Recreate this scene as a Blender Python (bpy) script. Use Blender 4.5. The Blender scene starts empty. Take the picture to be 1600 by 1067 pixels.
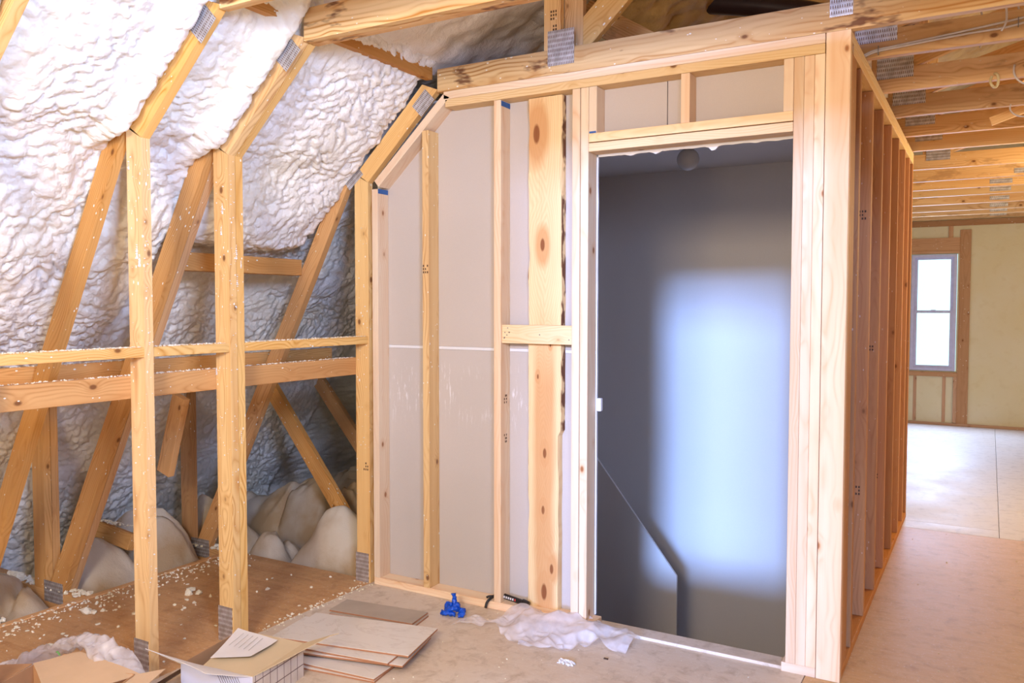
import bpy, bmesh, math, random
import numpy as np
from mathutils import Vector, Matrix, noise as mnoise
random.seed(7); RNG = np.random.default_rng(11)
S = bpy.context.scene; COL = S.collection
R = math.radians

# ------------------------------------------------------------------ camera
cd = bpy.data.cameras.new('camera'); cam = bpy.data.objects.new('camera', cd); COL.objects.link(cam)
cd.sensor_width = 36.0; cd.lens = 36.0 * 1297.3 / 1600; cd.clip_start = 0.05
cam.location = (0.475, -3.386, 1.468)
cam.rotation_euler = (R(90 - 2.475), R(-0.05), R(29.9))
S.camera = cam
# ------------------------------------------------------------------ world, exposure
w = bpy.data.worlds.new('world'); S.world = w; w.use_nodes = True
bg = w.node_tree.nodes['Background']; bg.inputs[0].default_value = (0.50, 0.95, 1.0, 1); bg.inputs[1].default_value = 1.5
S.view_settings.view_transform = 'Standard'; S.view_settings.look = 'None'
S.view_settings.gamma = 1; S.view_settings.use_curve_mapping = False
S.view_settings.exposure = 0.52
# ------------------------------------------------------------------ lights
def area(name, loc, tgt, sx, sy, e, col, spread=180):
    l = bpy.data.lights.new(name, 'AREA'); l.shape = 'RECTANGLE'; l.size = sx; l.size_y = sy; l.energy = e; l.color = col; l.spread = R(spread)
    o = bpy.data.objects.new(name, l); COL.objects.link(o); o.location = loc
    o.rotation_euler = (Vector(tgt) - Vector(loc)).to_track_quat('-Z', 'Y').to_euler(); return o
def point(name, loc, e, col, r=0.06):
    l = bpy.data.lights.new(name, 'POINT'); l.energy = e; l.color = col; l.shadow_soft_size = r
    o = bpy.data.objects.new(name, l); COL.objects.link(o); o.location = loc; return o
BLUE = (0.52, 0.66, 1.0); WARM = (1.0, 0.74, 0.44)
# low cool daylight that comes in through the rear gable window, crosses the doorway and lands in the stairwell
sl_ = bpy.data.lights.new('daylight_beam', 'SUN'); sl_.energy = 6.0; sl_.color = (0.25, 0.44, 1.0); sl_.angle = R(7.5)
so = bpy.data.objects.new('daylight_beam', sl_); COL.objects.link(so); so.location = (2.4, -12, 4)
so.rotation_euler = Vector((-.215, 1.0, -.205)).to_track_quat('-Z', 'Y').to_euler()
area('daylight_rear_window', (0.75, -5.95, 2.1), (-1.2, 0, 0.9), 1.0, 2.2, 18, (0.45, 0.58, 1.0), 120)
area('cool_work_light', (0.7, -2.9, 2.15), (-2.5, -1.35, 1.9), 0.5, 0.5, 26, (0.46, 0.61, 1.0), 90)  # unseen cool fill, added to brighten the upper left foam
area('daylight_far_window', (-0.12, 7.95, 1.40), (-0.1, 0, 0.4), 0.66, 1.3, 75, (0.45, 0.62, 1.0))
area('work_lamp', (-0.2, -4.4, 2.3), (-1.0, 0, 1.3), 0.9, 0.5, 74, (1.0, 0.79, 0.55))
point('low_warm_fill', (-.7, -4.1, .8), 34, (1.0, 0.80, 0.58), .15)  # added warm fill standing in for bounce on the lower foam; no visible source
point('room_lamp', (1.7, 3.3, 2.05), 95, (1.0, 0.74, 0.40), 0.15)

# ------------------------------------------------------------------ materials
class NT:
    def __init__(s, name):
        s.m = bpy.data.materials.new(name); s.m.use_nodes = True; s.t = s.m.node_tree; s.t.nodes.clear()
        s.out = s.n('ShaderNodeOutputMaterial'); s.b = s.n('ShaderNodeBsdfPrincipled'); s.l(s.b.outputs[0], s.out.inputs[0])
    def n(s, k, **a):
        q = s.t.nodes.new(k)
        for x, y in a.items(): setattr(q, x, y)
        return q
    def l(s, a, b): s.t.links.new(a, b)
    def put(s, sock, v):
        if isinstance(v, bpy.types.NodeSocket): s.l(v, sock)
        elif isinstance(v, (tuple, list)) and len(v) == 3 and len(sock.default_value) == 4: sock.default_value = (*v, 1)
        else: sock.default_value = v
    def math(s, op, a, b=0.0, c=None, clamp=False):
        q = s.n('ShaderNodeMath', operation=op); q.use_clamp = clamp; s.put(q.inputs[0], a); s.put(q.inputs[1], b)
        if c is not None: s.put(q.inputs[2], c)
        return q.outputs[0]
    def vmath(s, op, a, b=(0, 0, 0)):
        q = s.n('ShaderNodeVectorMath', operation=op); s.put(q.inputs[0], a)
        if op == 'SCALE': s.put(q.inputs[3], b)
        else: s.put(q.inputs[1], b)
        return q.outputs[1] if op == 'LENGTH' else q.outputs[0]
    def noise(s, vec, sc, det=3, rough=.5, dist=0):
        q = s.n('ShaderNodeTexNoise'); s.put(q.inputs['Vector'], vec); q.inputs['Scale'].default_value = sc
        q.inputs['Detail'].default_value = det; q.inputs['Roughness'].default_value = rough; q.inputs['Distortion'].default_value = dist
        return q.outputs[0]
    def vor(s, vec, sc, out=0, rnd=1.0, feat='F1'):
        q = s.n('ShaderNodeTexVoronoi', feature=feat); s.put(q.inputs['Vector'], vec); q.inputs['Scale'].default_value = sc
        q.inputs['Randomness'].default_value = rnd; return q.outputs[out]
    def mix(s, f, a, b, mode='MIX'):
        q = s.n('ShaderNodeMix', data_type='RGBA', blend_type=mode); s.put(q.inputs[0], f); s.put(q.inputs[6], a); s.put(q.inputs[7], b); return q.outputs[2]
    def ramp(s, f, stops, interp='LINEAR'):
        q = s.n('ShaderNodeValToRGB'); q.color_ramp.interpolation = interp; e = q.color_ramp.elements
        while len(e) < len(stops): e.new(.5)
        for el, (p, c) in zip(e, stops): el.position = p; el.color = (*c, 1) if len(c) == 3 else c
        s.l(f, q.inputs[0]); return q.outputs[0]
    def map(s, v, lo, hi, a=0., b=1.):
        q = s.n('ShaderNodeMapRange'); s.put(q.inputs[0], v); q.inputs[1].default_value = lo; q.inputs[2].default_value = hi
        q.inputs[3].default_value = a; q.inputs[4].default_value = b; return q.outputs[0]
    def bump(s, h, st=.3, d=.01):
        q = s.n('ShaderNodeBump'); q.inputs['Strength'].default_value = st; q.inputs['Distance'].default_value = d
        s.l(h, q.inputs['Height']); s.l(q.outputs[0], s.b.inputs['Normal'])
    def obj(s): return s.n('ShaderNodeTexCoord').outputs['Object']
    def rand(s): return s.n('ShaderNodeObjectInfo').outputs['Random']
    def fin(s, col, rough=.6, spec=.3, metal=0.):
        s.put(s.b.inputs['Base Color'], col); s.put(s.b.inputs['Roughness'], rough)
        s.b.inputs['Specular IOR Level'].default_value = spec; s.b.inputs['Metallic'].default_value = metal; return s.m

def wood(name, light, dark, knot=(0.20, 0.075, 0.025), ring=0.011, contrast=.8, specks=0., stain=0., knots=.105, kcol2=None):
    s = NT(name); o = s.obj(); r = s.rand()
    off = s.n('ShaderNodeCombineXYZ'); s.l(s.math('MULTIPLY', r, 91.7), off.inputs[0]); s.l(s.math('MULTIPLY', r, 37.3), off.inputs[1]); s.l(s.math('MULTIPLY', r, 53.9), off.inputs[2])
    c = s.vmath('ADD', o, off.outputs[0])
    sep = s.n('ShaderNodeSeparateXYZ'); s.l(o, sep.inputs[0])
    slow = s.noise(s.vmath('MULTIPLY', c, (1.3, 2.5, 2.5)), 1.0, 2)
    y = s.math('ADD', sep.outputs[1], s.math('MULTIPLY', s.math('SUBTRACT', r, .5), .10))
    z = s.math('ADD', sep.outputs[2], s.math('MULTIPLY', s.math('SUBTRACT', s.math('FRACT', s.math('MULTIPLY', r, 7.31)), .5), .10))
    rad = s.math('SQRT', s.math('ADD', s.math('MULTIPLY', y, y), s.math('MULTIPLY', z, z)))
    # knots bend the rings
    kd = s.vor(s.vmath('MULTIPLY', c, (5.5, 9.0, 9.0)), 1.0)
    kb = s.math('MULTIPLY', s.math('POWER', s.math('SUBTRACT', 1.0, s.math('MINIMUM', s.math('MULTIPLY', kd, 2.2), 1.0)), 2.0), .035)
    rad = s.math('ADD', s.math('ADD', rad, s.math('MULTIPLY', slow, .16)), kb)
    ph = s.math('MULTIPLY', rad, 1.0 / ring)
    tri = s.math('ABSOLUTE', s.math('SUBTRACT', s.math('FRACT', ph), .5))
    g = s.math('MULTIPLY', s.map(tri, .05, .48, 0, 1), s.map(s.noise(s.vmath('MULTIPLY', c, (1.5, 30, 30)), 1.0, 1), .3, .7, .35, 1.15))
    fib = s.noise(s.vmath('MULTIPLY', c, (3, 160, 160)), 1.0, 2)
    g = s.math('MULTIPLY', s.math('POWER', g, 2.0), contrast)
    g = s.math('ADD', g, s.math('MULTIPLY', s.math('SUBTRACT', fib, .5), .25), clamp=True)
    col = s.mix(g, light, dark)
    # broad heartwood / sapwood bands
    band = s.map(s.noise(s.vmath('MULTIPLY', c, (.8, 14, 14)), 1.0, 2), .42, .68, 0, .45)
    col = s.mix(band, col, tuple(a * b for a, b in zip(dark, (1.05, 1.0, .95))))
    k = s.map(kd, knots * .55, knots, .92, 0); col = s.mix(s.map(kd, knots, knots * 2.2, .45, 0), col, dark)
    col = s.mix(k, col, knot)
    hv = s.n('ShaderNodeHueSaturation'); s.l(col, hv.inputs['Color']); s.l(s.map(s.math('FRACT', s.math('MULTIPLY', r, 13.7)), 0, 1, .86, 1.10), hv.inputs['Value'])
    s.l(s.map(r, 0, 1, .9, 1.08), hv.inputs['Saturation']); col = hv.outputs[0]
    if stain:
        st = s.map(s.noise(s.vmath('MULTIPLY', c, (3, 9, 9)), 1.0, 4, .65), .57, .63, 0, stain)
        col = s.mix(st, col, (0.12, 0.035, 0.015))
    if specks:
        v = s.vor(s.vmath('MULTIPLY', c, (1, 1.8, 1.8)), 22.0); v2 = s.noise(c, 5.0, 2)
        th = s.map(v2, .35, .7, 0.02, .16)
        sp = s.math('MULTIPLY', s.math('LESS_THAN', v, th), specks)
        col = s.mix(sp, col, (.86, .84, .76))
    s.bump(s.math('ADD', fib, s.math('MULTIPLY', g, .5)), .25, .0015)
    return s.fin(col, .62, .25)

M = {}
M['stud'] = wood('pale_stud_pine', (0.86, 0.68, 0.49), (0.70, 0.42, 0.23), knot=(.34,.13,.05), ring=.016, contrast=.42)
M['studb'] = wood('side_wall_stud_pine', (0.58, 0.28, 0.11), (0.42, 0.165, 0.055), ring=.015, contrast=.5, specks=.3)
M['plate'] = wood('yellow_plate_pine', (0.86, 0.63, 0.36), (0.70, 0.43, 0.19), ring=.012, contrast=.6)
M['truss'] = wood('yellow_truss_pine', (0.84, 0.56, 0.24), (0.60, 0.30, 0.085), ring=.010, contrast=.85, specks=1.)
M['raft'] = wood('orange_web_pine', (0.70, 0.39, 0.155), (0.50, 0.23, 0.07), ring=.011, contrast=.8, specks=1.)
M['chord'] = wood('stained_chord_pine', (0.84, 0.60, 0.31), (0.50, 0.23, 0.065), ring=.022, contrast=.95, specks=.8, stain=.85)
M['joist'] = wood('joist_pine', (0.80, 0.54, 0.28), (0.58, 0.31, 0.12), ring=.015, contrast=.8, specks=.4, stain=.3)
M['plank'] = wood('rough_plank_pine', (0.84, 0.60, 0.30), (0.62, 0.30, 0.10), knot=(.30, .10, .035), ring=.030, contrast=.45, knots=.14)
def m_plank():
    s = NT('rough_plank_grain'); o = s.obj(); sep = s.n('ShaderNodeSeparateXYZ'); s.l(o, sep.inputs[0]); X, Z = sep.outputs[0], sep.outputs[2]
    w1 = s.noise(s.vmath('MULTIPLY', o, (2.2, 8, 8)), 1.0, 3); fib = s.noise(s.vmath('MULTIPLY', o, (3, 150, 150)), 1.0, 2)
    zz = s.math('ADD', Z, s.math('MULTIPLY', s.math('SUBTRACT', w1, .5), .05))
    low = s.map(X, .25, -.15, 0, 1); heart = s.math('MULTIPLY', s.map(s.math('ABSOLUTE', zz), .065, .035, 0, 1), s.math('ADD', s.math('MULTIPLY', low, .8), .12))
    K = [(.516, -.012, 1.0), (1.03, -.045, 1.5), (-.46, .002, .8), (-.73, -.006, .7), (-1.005, .04, .8), (.05, .03, .35), (-1.12, 0.0, 1.3), (-.1, -.035, .4)]
    dmin = None; bend = None
    for kx, kz, kr in K:
        d = s.math('SQRT', s.math('ADD', s.math('POWER', s.math('MULTIPLY', s.math('SUBTRACT', X, kx), .38 / kr), 2.0), s.math('POWER', s.math('MULTIPLY', s.math('SUBTRACT', Z, -kz), 1.0 / kr), 2.0)))
        dmin = d if dmin is None else s.math('MINIMUM', dmin, d)
    dn = s.math('ADD', dmin, s.math('MULTIPLY', s.math('SUBTRACT', w1, .5), .03))
    halo = s.map(dn, .052, .030, 0, 1); core = s.map(dmin, .013, .009, 0, 1)
    ring = s.math('ABSOLUTE', s.math('SUBTRACT', s.math('FRACT', s.math('ADD', s.math('MULTIPLY', s.math('ADD', dmin, s.math('ABSOLUTE', zz)), 55.0), s.math('MULTIPLY', w1, 4.0))), .5))
    col = s.mix(s.map(ring, .1, .5, 0, .32), (.84, .62, .33), (.66, .38, .16))
    col = s.mix(s.math('MULTIPLY', s.math('MAXIMUM', heart, halo), .8, clamp=True), col, (.60, .28, .10))
    col = s.mix(core, col, (.26, .09, .03)); col = s.mix(s.map(fib, .5, .75, 0, .3), col, (.55, .30, .12))
    edge = s.math('MULTIPLY', s.map(s.math('ABSOLUTE', Z), .083, .088, 0, 1), s.map(s.noise(s.vmath('MULTIPLY', o, (9, 20, 20)), 1.0, 3), .48, .55))
    col = s.mix(edge, col, (.16, .06, .025)); s.bump(fib, .25, .0015); return s.fin(col, .62, .25)
M['plank'] = m_plank()
M['farwood'] = wood('dusty_far_pine', (0.52, 0.30, 0.16), (0.38, 0.19, 0.09), ring=.02, contrast=.6, specks=.8)

def m_foam(name, a, b, c, bs=.6, sc=38, d=.012):
    s = NT(name); o = s.obj()
    n1 = s.noise(o, 1.6, 3); n2 = s.noise(o, 9, 3)
    col = s.mix(s.map(n1, .40, .66), a, b); col = s.mix(s.map(n2, .55, .75, 0, .5), col, c)
    wv = s.n('ShaderNodeVectorMath', operation='MULTIPLY_ADD'); nz = s.n('ShaderNodeTexNoise'); s.l(o, nz.inputs['Vector']); nz.inputs['Scale'].default_value = 7
    s.l(nz.outputs[1], wv.inputs[0]); wv.inputs[1].default_value = (.06, .06, .06); s.l(o, wv.inputs[2])
    q = s.n('ShaderNodeTexVoronoi', feature='SMOOTH_F1'); s.l(wv.outputs[0], q.inputs['Vector']); q.inputs['Scale'].default_value = sc; q.inputs['Smoothness'].default_value = .25
    q2 = s.n('ShaderNodeTexVoronoi', feature='SMOOTH_F1'); s.l(wv.outputs[0], q2.inputs['Vector']); q2.inputs['Scale'].default_value = sc * 2.1; q2.inputs['Smoothness'].default_value = .3
    h = s.math('ADD', s.math('MULTIPLY', q.outputs[0], -1.0), s.math('MULTIPLY', q2.outputs[0], -.4))
    s.bump(h, bs, d)
    return s.fin(col, .55, .3)
M['foam'] = m_foam('white_spray_foam', (0.84, 0.83, 0.82), (0.85, 0.82, 0.72), (0.83, 0.79, 0.66), .45, 55, .006)
def m_roof():
    s = NT('roof_foam'); o = s.obj(); sep = s.n('ShaderNodeSeparateXYZ'); s.l(o, sep.inputs[0])
    e = s.math('ADD', sep.outputs[2], s.math('MULTIPLY', s.noise(o, 3, 3), .16)); f = s.map(e, 3.03, 3.07)
    n = s.noise(o, 6, 4); tan = s.mix(s.map(n, .4, .65), (0.52, 0.34, 0.14), (0.40, 0.24, 0.085))
    s.bump(s.noise(o, 22, 4, .6), .5, .02); return s.fin(s.mix(f, (.80, .78, .77), tan), .7, .2)
M['roof'] = m_roof()
M['wallfoam'] = m_foam('trimmed_yellow_foam', (0.66, 0.58, 0.36), (0.68, 0.62, 0.44), (0.60, 0.50, 0.28), .25, 30, .004)
M['crumb'] = m_foam('foam_crumb', (0.86, 0.82, 0.70), (0.80, 0.72, 0.52), (0.75, 0.62, 0.38), .2, 60, .003)

def m_batt():
    s = NT('fibre_batt'); o = s.obj(); n = s.noise(o, 3, 4); f = s.noise(o, 60, 4, .7)
    col = s.mix(s.map(n, .4, .65), (0.62, 0.54, 0.43), (0.44, 0.31, 0.18)); s.bump(f, .5, .008); return s.fin(col, .95, .05)
M['batt'] = m_batt()
def m_dry(name, a, b, scuff=0.):
    s = NT(name); o = s.obj(); n = s.noise(o, 220, 2); n2 = s.noise(o, 1.2, 3)
    col = s.mix(s.map(n2, .35, .7), a, b); col = s.mix(s.map(n, .3, .7, 0, .18), col, tuple(x * .8 for x in a))
    if scuff:
        v = s.noise(s.vmath('MULTIPLY', o, (70, 1, 9)), 1.0, 3, .7); sep = s.n('ShaderNodeSeparateXYZ'); s.l(o, sep.inputs[0])
        band = s.math('MULTIPLY', s.map(sep.outputs[2], .20, .40), s.map(sep.outputs[2], .57, .50)); big = s.noise(o, 3.5, 1)
        f = s.math('MULTIPLY', s.math('MULTIPLY', s.map(v, .56, .64), band), s.map(big, .42, .52, 0, scuff))
        col = s.mix(f, col, (.80, .78, .80))
    s.bump(n, .08, .001); return s.fin(col, .85, .12)
M['dry'] = m_dry('grey_paper_drywall', (0.56, 0.50, 0.46), (0.52, 0.465, 0.42), .7)
M['dryplain'] = m_dry('plain_paper_drywall', (0.57, 0.50, 0.45), (0.53, 0.465, 0.41))
M['stairwall'] = m_dry('stairwell_drywall', (0.76, 0.70, 0.65), (0.75, 0.69, 0.64))
M['gyp'] = m_dry('white_gypsum', (0.78, 0.77, 0.78), (0.72, 0.71, 0.72))

def m_floor(name, a, b, c, dust, dcol=(0.62, 0.53, 0.43), rough=.5):
    s = NT(name); o = s.obj()
    g = s.noise(s.vmath('MULTIPLY', o, (2.2, 26, 26)), 1.0, 5, .65, .6)
    col = s.mix(s.map(g, .3, .7), a, b)
    kd = s.noise(s.vmath('MULTIPLY', o, (3, 45, 10)), 1.0, 4, .7); col = s.mix(s.map(kd, .64, .74, 0, .75), col, c)
    chips = s.vor(s.vmath('MULTIPLY', o, (1, 2.2, 1)), 34.0, 1); ch = s.n('ShaderNodeSeparateColor'); s.l(chips, ch.inputs[0])
    col = s.mix(s.map(ch.outputs[0], .2, .9, 0, .16), col, dcol)
    d = s.map(s.noise(o, 1.1, 5, .6), .38, .68, dust * .45, dust); col = s.mix(d, col, dcol)
    fn = s.noise(o, 90, 3, .7); col = s.mix(s.map(fn, .60, .72, 0, .5), col, (.80, .77, .72)); bl = s.noise(o, 14, 5, .7, .5); col = s.mix(s.map(bl, .50, .72, 0, .5), col, tuple(x * .62 for x in b))
    s.bump(s.math('ADD', g, fn), .15, .002); return s.fin(col, s.map(d, 0, 1, rough, .8), .35)
M['floor'] = m_floor('dusty_subfloor', (0.62, 0.45, 0.28), (0.54, 0.36, 0.20), (0.36, 0.20, 0.10), .85, (0.74, 0.66, 0.57))
M['floorb'] = m_floor('tan_subfloor', (0.60, 0.37, 0.17), (0.53, 0.30, 0.12), (0.30, 0.14, 0.06), .26, (0.64, 0.50, 0.34))
M['floorc'] = m_floor('pale_subfloor', (0.62, 0.52, 0.42), (0.56, 0.46, 0.37), (0.42, 0.32, 0.24), .6, (.68, .63, .58), .38)
M['ply'] = m_floor('brown_plywood', (0.68, 0.38, 0.17), (0.52, 0.25, 0.09), (0.30, 0.12, 0.045), .26, (0.55, 0.38, 0.22))

def m_nail():
    s = NT('gang_nail_steel'); o = s.obj(); sep = s.n('ShaderNodeSeparateXYZ'); s.l(o, sep.inputs[0])
    row = s.math('MULTIPLY', sep.outputs[2], 1 / .021); ri = s.math('FLOOR', row)
    cx = s.math('ADD', s.math('MULTIPLY', sep.outputs[0], 1 / .0085), s.math('MULTIPLY', ri, .5))
    a = s.math('ABSOLUTE', s.math('SUBTRACT', s.math('FRACT', cx), .5)); b = s.math('ABSOLUTE', s.math('SUBTRACT', s.math('FRACT', row), .5))
    hole = s.math('MULTIPLY', s.math('LESS_THAN', a, .17), s.math('LESS_THAN', b, .28))
    n = s.noise(o, 30, 3); base = s.mix(s.map(n, .35, .65), (.72, .73, .78), (.48, .48, .50))
    col = s.mix(hole, base, (.14, .07, .035)); s.l(s.math('SUBTRACT', .65, s.math('MULTIPLY', hole, .65)), s.b.inputs['Metallic'])
    s.bump(s.math('MULTIPLY', b, 1.0), .4, .003)
    s.put(s.b.inputs['Base Color'], col); s.b.inputs['Roughness'].default_value = .42; return s.m
M['nail'] = m_nail()
def flat(name, col, rough=.5, spec=.4, metal=0., var=.12, sc=20):
    s = NT(name); n = s.noise(s.obj(), sc, 3); return s.fin(s.mix(s.map(n, .3, .7, 0, 1), col, tuple(x * (1 - var) for x in col)), rough, spec, metal)
M['vinyl'] = flat('white_vinyl', (0.56, 0.58, 0.84), .35)
M['cable'] = flat('white_cable', (0.74, 0.72, 0.76), .4)
M['cabley'] = flat('cream_wire', (0.80, 0.70, 0.42), .4)
M['steel'] = flat('staple_steel', (0.30, 0.30, 0.30), .35, .5, .8)
M['duct'] = flat('black_duct', (0.030, 0.016, 0.020), .35, .5, 0, .3)
M['glove'] = flat('blue_nitrile', (0.0, 0.10, 0.74), .38, .5, 0, .35, 60)
M['black'] = flat('black_plastic', (0.018, 0.014, 0.013), .4)
M['globe'] = flat('frosted_globe', (0.60, 0.56, 0.53), .25, .5, 0, .04)
M['porc'] = flat('white_porcelain', (0.42, 0.40, 0.38), .4)
M['bluepaint'] = flat('blue_end_paint', (0.05, 0.13, 0.36), .7, .2)
M['card'] = flat('brown_cardboard', (0.55, 0.31, 0.16), .8, .15, 0, .12, 8)
M['cardl'] = flat('light_cardboard', (0.66, 0.46, 0.29), .8, .15, 0, .10, 8)
M['cream'] = flat('cream_cardboard', (0.66, 0.52, 0.33), .8, .15, 0, .08, 8)
M['paper'] = flat('white_paper', (0.74, 0.70, 0.68), .8, .15, 0, .05, 8)
M['tilebody'] = flat('red_tile_body', (0.46, 0.22, 0.12), .8, .15)
M['ink'] = flat('dark_ink', (0.05, 0.045, 0.05), .7)
M['bluebox'] = flat('pale_printed_card', (0.60, 0.62, 0.80), .5, .3, 0, .04, 6)
M['greenprint'] = flat('green_print', (0.16, 0.36, 0.10), .5)
M['red'] = flat('red_print', (.6, .06, .05), .5)
M['dirt'] = flat('dark_debris', (0.10, 0.06, 0.04), .9, .1)
M['black_gap'] = flat('underlay_board', (0.16, 0.09, 0.05), .9, .1)

def m_tile():
    s = NT('marble_tile_glaze'); o = s.vmath('ADD', s.obj(), s.n('ShaderNodeObjectInfo').outputs['Location'])
    n = s.noise(s.vmath('MULTIPLY', o, (1, 2.6, 1)), 2.6, 6, .6, 1.4)
    v = s.math('ABSOLUTE', s.math('SUBTRACT', n, .5)); col = s.mix(s.map(v, 0, .022, .6, 0), (0.76, 0.71, 0.65), (0.60, 0.53, 0.46))
    col = s.mix(s.map(s.noise(o, 5, 4), .45, .75, 0, .5), col, (.62, .55, .45)); return s.fin(col, .30, .4)
M['tile'] = m_tile()
M['dusty'] = flat('dusty_tile_glaze', (.50, .42, .34), .7, .2, 0, .15, 7)
def m_grid():
    s = NT('grid_printed_card'); o = s.obj(); sep = s.n('ShaderNodeSeparateXYZ'); s.l(o, sep.inputs[0])
    a = s.math('ABSOLUTE', s.math('SUBTRACT', s.math('FRACT', s.math('MULTIPLY', sep.outputs[1], 1 / .042)), .5))
    b = s.math('ABSOLUTE', s.math('SUBTRACT', s.math('FRACT', s.math('ADD', s.math('MULTIPLY', sep.outputs[2], 1 / .055), .1)), .5))
    g = s.math('GREATER_THAN', s.math('MAXIMUM', a, b), .465); n = s.noise(o, 12, 3)
    return s.fin(s.mix(g, s.mix(s.map(n, .4, .7), (.68, .61, .56), (.60, .52, .46)), (.16, .10, .10)), .6, .25)
M['grid'] = m_grid()
def m_film(name, col, alpha=.5, rough=.25):
    s = NT(name); tr = s.n('ShaderNodeBsdfTransparent'); tl = s.n('ShaderNodeBsdfTranslucent'); tl.inputs[0].default_value = (*col, 1)
    s.fin(col, rough, .6); a = s.n('ShaderNodeMixShader'); a.inputs[0].default_value = .35; s.l(s.b.outputs[0], a.inputs[1]); s.l(tl.outputs[0], a.inputs[2])
    n = s.noise(s.obj(), 9, 4); f = s.map(n, .35, .65, alpha - .18, alpha + .2)
    b = s.n('ShaderNodeMixShader'); s.l(f, b.inputs[0]); s.l(tr.outputs[0], b.inputs[1]); s.l(a.outputs[0], b.inputs[2]); s.l(b.outputs[0], s.out.inputs[0])
    return s.m
M['film'] = m_film('thin_plastic_film', (0.97, 0.95, 1.0), .56)
M['bag'] = m_film('plastic_bag_film', (0.90, 0.89, 0.94), .45)
def m_glass():
    s = NT('window_glass'); tr = s.n('ShaderNodeBsdfTransparent'); gl = s.n('ShaderNodeBsdfGlossy'); gl.inputs['Roughness'].default_value = .02
    b = s.n('ShaderNodeMixShader'); b.inputs[0].default_value = .06; s.l(tr.outputs[0], b.inputs[1]); s.l(gl.outputs[0], b.inputs[2]); s.l(b.outputs[0], s.out.inputs[0]); return s.m
M['glass'] = m_glass()

# ------------------------------------------------------------------ builders
def tag(o, label=None, cat=None, group=None, kind=None):
    if label: o['label'] = label
    if cat: o['category'] = cat
    if group: o['group'] = group
    if kind: o['kind'] = kind
    return o
def empty(name, loc, label, cat, group=None):
    o = bpy.data.objects.new(name, None); COL.objects.link(o); o.location = loc; o.empty_display_size = .1
    return tag(o, label, cat, group)
def wloc(p):
    v = Vector((0, 0, 0))
    while p: v = v + p.matrix_basis.translation; p = p.parent
    return v
def place(o, M4, parent):
    COL.objects.link(o)
    if parent is None: o.matrix_basis = M4; return o
    o.parent = parent
    chain = []; q = parent
    while q: chain.append(q.matrix_basis.copy()); q = q.parent
    W = Matrix.Identity(4)
    for m in reversed(chain): W = W @ m
    o.matrix_basis = W.inverted() @ M4; return o
def finish(bm, name, mat, M4, parent, bev=0.0, smooth=False):
    if bev:
        bmesh.ops.bevel(bm, geom=[e for e in bm.edges if e.calc_face_angle(0) > .5], offset=bev, segments=2, affect='EDGES', profile=.5)
    bmesh.ops.recalc_face_normals(bm, faces=bm.faces)
    me = bpy.data.meshes.new(name); bm.to_mesh(me); bm.free()
    for m in (mat if isinstance(mat, list) else [mat]): me.materials.append(m)
    if smooth:
        for f in me.polygons: f.use_smooth = True
    return place(bpy.data.objects.new(name, me), M4, parent)
def frame_of(xd, zd=None):
    x = Vector(xd).normalized(); z = Vector(zd) if zd is not None else Vector((0, 0, 1))
    if abs(x.dot(z.normalized())) > .95: z = Vector((0, 1, 0))
    y = z.cross(x).normalized(); z = x.cross(y)
    return Matrix((x, y, z)).transposed()
def board(name, a, b, wdir, wd, th, mat, parent=None, bev=.0022):
    a = Vector(a); b = Vector(b); x = (b - a).normalized(); z = (Vector(wdir) - x * x.dot(Vector(wdir))).normalized(); y = z.cross(x)
    L = (b - a).length; bm = bmesh.new(); bmesh.ops.create_cube(bm, size=1)
    for v in bm.verts: v.co = Vector((v.co.x * L, v.co.y * th, v.co.z * wd))
    M4 = Matrix.Translation((a + b) / 2) @ Matrix((x, y, z)).transposed().to_4x4()
    return finish(bm, name, mat, M4, parent, bev)
def bar(name, x0, x1, y0, y1, z0, z1, mat, parent=None, bev=.0022):
    c = Vector(((x0 + x1) / 2, (y0 + y1) / 2, (z0 + z1) / 2)); d = [x1 - x0, y1 - y0, z1 - z0]; k = d.index(max(d))
    a = c.copy(); b = c.copy(); a[k] -= d[k] / 2; b[k] += d[k] / 2
    oth = [i for i in range(3) if i != k]; i, j = (oth if d[oth[0]] >= d[oth[1]] else oth[::-1])
    wv = Vector((0, 0, 0)); wv[i] = 1
    return board(name, a, b, wv, d[i], d[j], mat, parent, min(bev, d[j] * .3))
def boxw(name, x0, x1, y0, y1, z0, z1, mat, parent=None, bev=0.):
    "box whose object axes stay the world axes"
    bm = bmesh.new(); bmesh.ops.create_cube(bm, size=1); c = Vector(((x0 + x1) / 2, (y0 + y1) / 2, (z0 + z1) / 2))
    for v in bm.verts: v.co = Vector((v.co.x * (x1 - x0), v.co.y * (y1 - y0), v.co.z * (z1 - z0)))
    return finish(bm, name, mat, Matrix.Translation(c), parent, bev)
def prism(name, pts, y0, y1, mat, parent=None, axis=None, bev=.0022):
    "polygon in the xz plane, extruded in y, object X along its length"
    P = [Vector((x, 0, z)) for x, z in pts]; c = sum(P, Vector()) / len(P)
    if axis is None: axis = max(((b - a) for a in P for b in P), key=lambda v: v.length)
    x = Vector((axis[0], 0, axis[-1])).normalized(); y = Vector((0, 1, 0)); z = x.cross(y)
    Rm = Matrix((x, y, z)).transposed(); Ri = Rm.transposed(); c = c + Vector((0, (y0 + y1) / 2, 0)); h = (y1 - y0) / 2
    bm = bmesh.new(); f = []; k = []
    for p in P:
        q = Ri @ (p + Vector((0, c.y, 0)) - c); f.append(bm.verts.new((q.x, -h, q.z))); k.append(bm.verts.new((q.x, h, q.z)))
    bm.faces.new(f); bm.faces.new(k[::-1]); n = len(P)
    for i in range(n): bm.faces.new((f[i], k[i], k[(i + 1) % n], f[(i + 1) % n]))
    return finish(bm, name, mat, Matrix.Translation(c) @ Rm.to_4x4(), parent, bev)
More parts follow.
